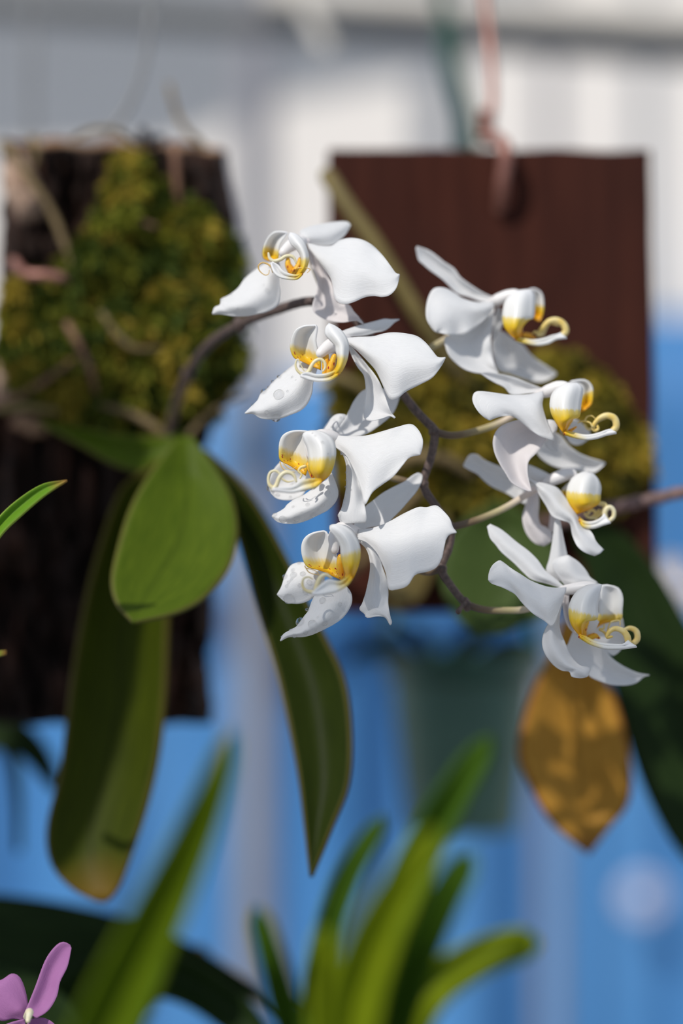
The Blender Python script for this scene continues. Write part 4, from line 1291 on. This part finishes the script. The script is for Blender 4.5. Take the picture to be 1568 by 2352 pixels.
for L_, R_ in (([(985, 1530), (930, 1480), (880, 1460), (820, 1480), (795, 1520)], [(1000, 1530), (950, 1510), (890, 1505), (840, 1515), (797, 1524)]),
               ([(990, 1530), (940, 1450), (900, 1410), (870, 1400)], [(1010, 1530), (980, 1450), (930, 1420), (872, 1398)]),
               ([(1080, 1530), (1120, 1480), (1190, 1460), (1250, 1490)], [(1100, 1530), (1150, 1510), (1200, 1500), (1252, 1494)]),
               ([(1020, 1530), (1040, 1480), (1090, 1440), (1130, 1430)], [(1050, 1530), (1080, 1500), (1110, 1470), (1132, 1432)])):
    sheet('leaf', PX, [L_, R_], M['leafdark'], pp, (1000, 1530), d0=325, gz=0.2, cup=3, thick=1.2, nu=20, nv=9)


# ------------------------------------------------------------------ strap-leaved plants in front and other neighbours
def blade(parent, path, widths, mat, d, gz=0.0, cup=8, tilt=0.0, name='leaf', nu=40):
    c = spline(path, 40)
    t = np.gradient(c, axis=0)
    t /= np.linalg.norm(t, axis=1)[:, None]
    nr = np.stack([-t[:, 1], t[:, 0]], axis=1)
    u = np.linspace(0, 1, 40)
    w = np.interp(u, np.linspace(0, 1, len(widths)), widths) * np.sqrt(np.clip((1 - u) / 0.06, 0, 1))
    L = c - nr * w[:, None]
    R = c + nr * w[:, None]
    return sheet(name, PX, [L.tolist(), c.tolist(), R.tolist()], M[mat], parent, path[0], d0=d, gz=gz, gx=tilt, cup=cup, thick=1.2, nu=nu, nv=11, sharp=1.0)


clump = empty('strap_leaf_plant', P(830, 2640, -210))
tag(clump, 'blurred bright green strap-leaved plant in front at the bottom centre', 'plant')
blade(clump, [(845, 2640), (850, 2330), (895, 2140), (965, 1960), (1050, 1810), (1128, 1690)], (45, 50, 50, 46, 38, 26), 'leaffgd', -149, 0.12)
blade(clump, [(815, 2640), (800, 2370), (850, 2180), (925, 2030), (1005, 1905)], (50, 62, 60, 48, 26), 'leaffg', -180, 0.05)
blade(clump, [(865, 2640), (900, 2370), (955, 2200), (1010, 2080), (1085, 1955)], (45, 52, 50, 45, 30), 'leaffgd', -168, 0.1)
blade(clump, [(790, 2640), (725, 2330), (748, 2160), (800, 2010), (884, 1872)], (26, 28, 30, 28, 20), 'leaffgd', -132, 0.1, cup=4)
blade(clump, [(770, 2640), (668, 2360), (626, 2215), (588, 2085)], (34, 36, 32, 22), 'leaffgd', -144, 0.05, cup=5)
blade(clump, [(880, 2640), (930, 2390), (985, 2280), (1080, 2212), (1170, 2174), (1240, 2166)], (38, 42, 46, 46, 42, 36), 'leaffg', -156, 0.3, cup=6)
blade(clump, [(850, 2640), (885, 2420), (912, 2290), (935, 2240)], (40, 44, 40, 26), 'leaffgd', -144, 0.05)
blade(clump, [(820, 2640), (760, 2400), (745, 2250), (742, 2130)], (40, 44, 36, 22), 'leaffg', -161, 0.05)

clump2 = empty('long_leaf_plant', P(120, 2640, -220))
tag(clump2, 'blurred long green leaf rising from the bottom left in front of the hanging leaf', 'plant')
blade(clump2, [(120, 2640), (215, 2420), (320, 2190), (415, 1990), (488, 1820), (536, 1680)], (74, 72, 68, 56, 40, 20), 'leaffgm', -180, 0.05, cup=8)
blade(clump2, [(100, 2640), (190, 2480), (280, 2330), (370, 2190)], (60, 64, 56, 30), 'leaffgd', -144, 0.05, cup=6)

dark = empty('dark_leaf_plant', P(100, 2500, 150))
tag(dark, 'dark green broad leaves spreading across the bottom left behind the mauve flower', 'plant')
sheet('leaf', PX, [[(-200, 2090), (-60, 2055), (60, 2060), (200, 2085), (330, 2122), (450, 2175), (580, 2258), (705, 2345)],
                   [(-200, 2360), (-60, 2400), (60, 2400), (200, 2360), (320, 2300), (430, 2250), (570, 2290), (705, 2350)]], M['leafdark'], dark, (0, 2200), d0=150, gz=0.4, cup=4, thick=1.5)
blade(dark, [(60, 2420), (200, 2280), (330, 2235), (440, 2260), (540, 2330), (620, 2420)], (60, 70, 58, 50, 46, 30), 'leafdark', 125, 0.2)
sheet('leaf', PX, [[(-200, 2250), (-80, 2210), (60, 2230), (160, 2300), (230, 2400), (260, 2500)], [(-200, 2500), (-80, 2520), (60, 2520), (160, 2510), (220, 2505), (258, 2502)]], M['leafdark'], dark, (0, 2300), d0=90, gz=0.3, cup=4, thick=1.5)
tube('root', [P(455, 2190, 170), P(500, 2250, 168), P(560, 2310, 168), P(600, 2420, 170)], [size(22, 170)] * 2, M['root'], dark, n=20)

side = empty('shaded_leaf_plant', P(-60, 1780, 190))
tag(side, 'dark green drooping leaf at the left edge below the bark slab', 'plant')
sheet('leaf', PX, [[(-140, 1660), (-60, 1632), (20, 1640), (85, 1685), (125, 1750), (138, 1828)], [(-140, 1780), (-60, 1745), (10, 1720), (60, 1750), (100, 1795), (137, 1832)]], M['leafdark'], side, (0, 1700), d0=190, gz=0.3, cup=3, thick=1.4)
tube('stem', [P(-10, 1690, 195), P(28, 1740, 195), P(42, 1830, 196), P(44, 1950, 198)], [size(17, 195), size(12, 195), size(8, 195)], M['leafdark'], side)

grassy = empty('grassy_plant', P(-120, 1420, 5))
tag(grassy, 'sharp light green pointed blade at the left edge below the moss', 'leaf')
sheet('leaf', PX, [[(-140, 1385), (-60, 1262), (0, 1184), (50, 1140), (100, 1111), (154, 1102)],
                   [(-130, 1400), (-50, 1290), (5, 1210), (55, 1163), (104, 1126), (154, 1103)],
                   [(-120, 1410), (-45, 1315), (0, 1234), (52, 1182), (104, 1138), (154, 1105)]], M['blade'], grassy, (0, 1200), d0=2, gx=0.05, gz=0.3, cup=2, thick=1.0)
sheet('leaf', PX, [[(-140, 1440), (-60, 1500), (-20, 1498), (14, 1494)], [(-140, 1460), (-60, 1522), (-20, 1512), (14, 1503)]], M['blade'], grassy, (0, 1500), d0=20, cup=1, thick=1.0, nu=14, nv=7)

mauve = empty('mauve_flower', P(60, 2345, -4))
tag(mauve, 'mauve flower cut by the bottom left corner of the picture', 'flower')
sheet('petal', PX, [[(58, 2322), (80, 2268), (104, 2205), (128, 2172), (146, 2163), (161, 2170)], [(82, 2340), (110, 2322), (130, 2290), (138, 2255), (155, 2220), (164, 2178)]], M['mauve'], mauve, (60, 2330), d0=-6, gz=0.3, cup=2, nu=24, nv=11)
sheet('petal', PX, [[(66, 2335), (62, 2290), (48, 2248), (28, 2236), (5, 2250), (-20, 2256)], [(58, 2345), (30, 2340), (5, 2345), (-20, 2330), (-30, 2290), (-24, 2260)]], M['mauve'], mauve, (60, 2330), d0=-2, gz=0.2, cup=-2, nu=24, nv=11)
sheet('petal', PX, [[(70, 2340), (100, 2338), (125, 2352), (140, 2380)], [(62, 2352), (80, 2380), (110, 2395), (138, 2384)]], M['mauve'], mauve, (60, 2330), d0=-4, cup=1.5, nu=18, nv=9)
sheet('petal', PX, [[(56, 2340), (20, 2350), (-10, 2365), (-30, 2390)], [(60, 2360), (40, 2395), (5, 2410), (-28, 2394)]], M['mauve'], mauve, (60, 2330), d0=-3, cup=1.5, nu=18, nv=9)
tube('lip', [P(62, 2335, -6), P(68, 2325, -14), P(64, 2345, -20)], [size(9, 0), size(10, 0), size(5, 0)], M['cirrus'], mauve)

pale = empty('pale_flower', P(1560, 1370, 320))
tag(pale, 'pale pinkish white flower blurred at the right edge behind the board', 'flower')
for L_, R_ in (([(1560, 1360), (1520, 1330), (1505, 1290), (1530, 1275)], [(1570, 1350), (1575, 1310), (1560, 1280), (1532, 1274)]),
               ([(1560, 1365), (1530, 1370), (1515, 1410), (1545, 1440)], [(1575, 1370), (1590, 1410), (1575, 1440), (1548, 1441)]),
               ([(1565, 1355), (1590, 1320), (1630, 1310), (1650, 1340)], [(1570, 1370), (1610, 1390), (1640, 1375), (1650, 1344)])):
    sheet('petal', PX, [L_, R_], M['blush'], pale, (1560, 1360), d0=320, cup=4, nu=16, nv=9)

# ------------------------------------------------------------------ wires hanging from the roof
for pts, r, d, mat, label in [
    ([(76, -420), (76, -50), (75, 150), (74, 345)], 9, 330, 'steel', 'straight pale wire hanging at the far left above the bark slab'),
    ([(362, -420), (350, -40), (338, 110), (315, 200), (285, 262), (255, 300), (240, 335)], 8, 165, 'steel', 'curved grey wire holding up the bark slab'),
    ([(640, -200), (690, -10), (725, 60), (752, 112)], 17, 430, 'cream', 'short pale cord end dangling from the roof beam'),
]:
    o = tube('hanging_wire', [P(x, y, d) for x, y in pts], [size(r, d)] * 2, M[mat], n=40)
    tag(o, label, 'wire')
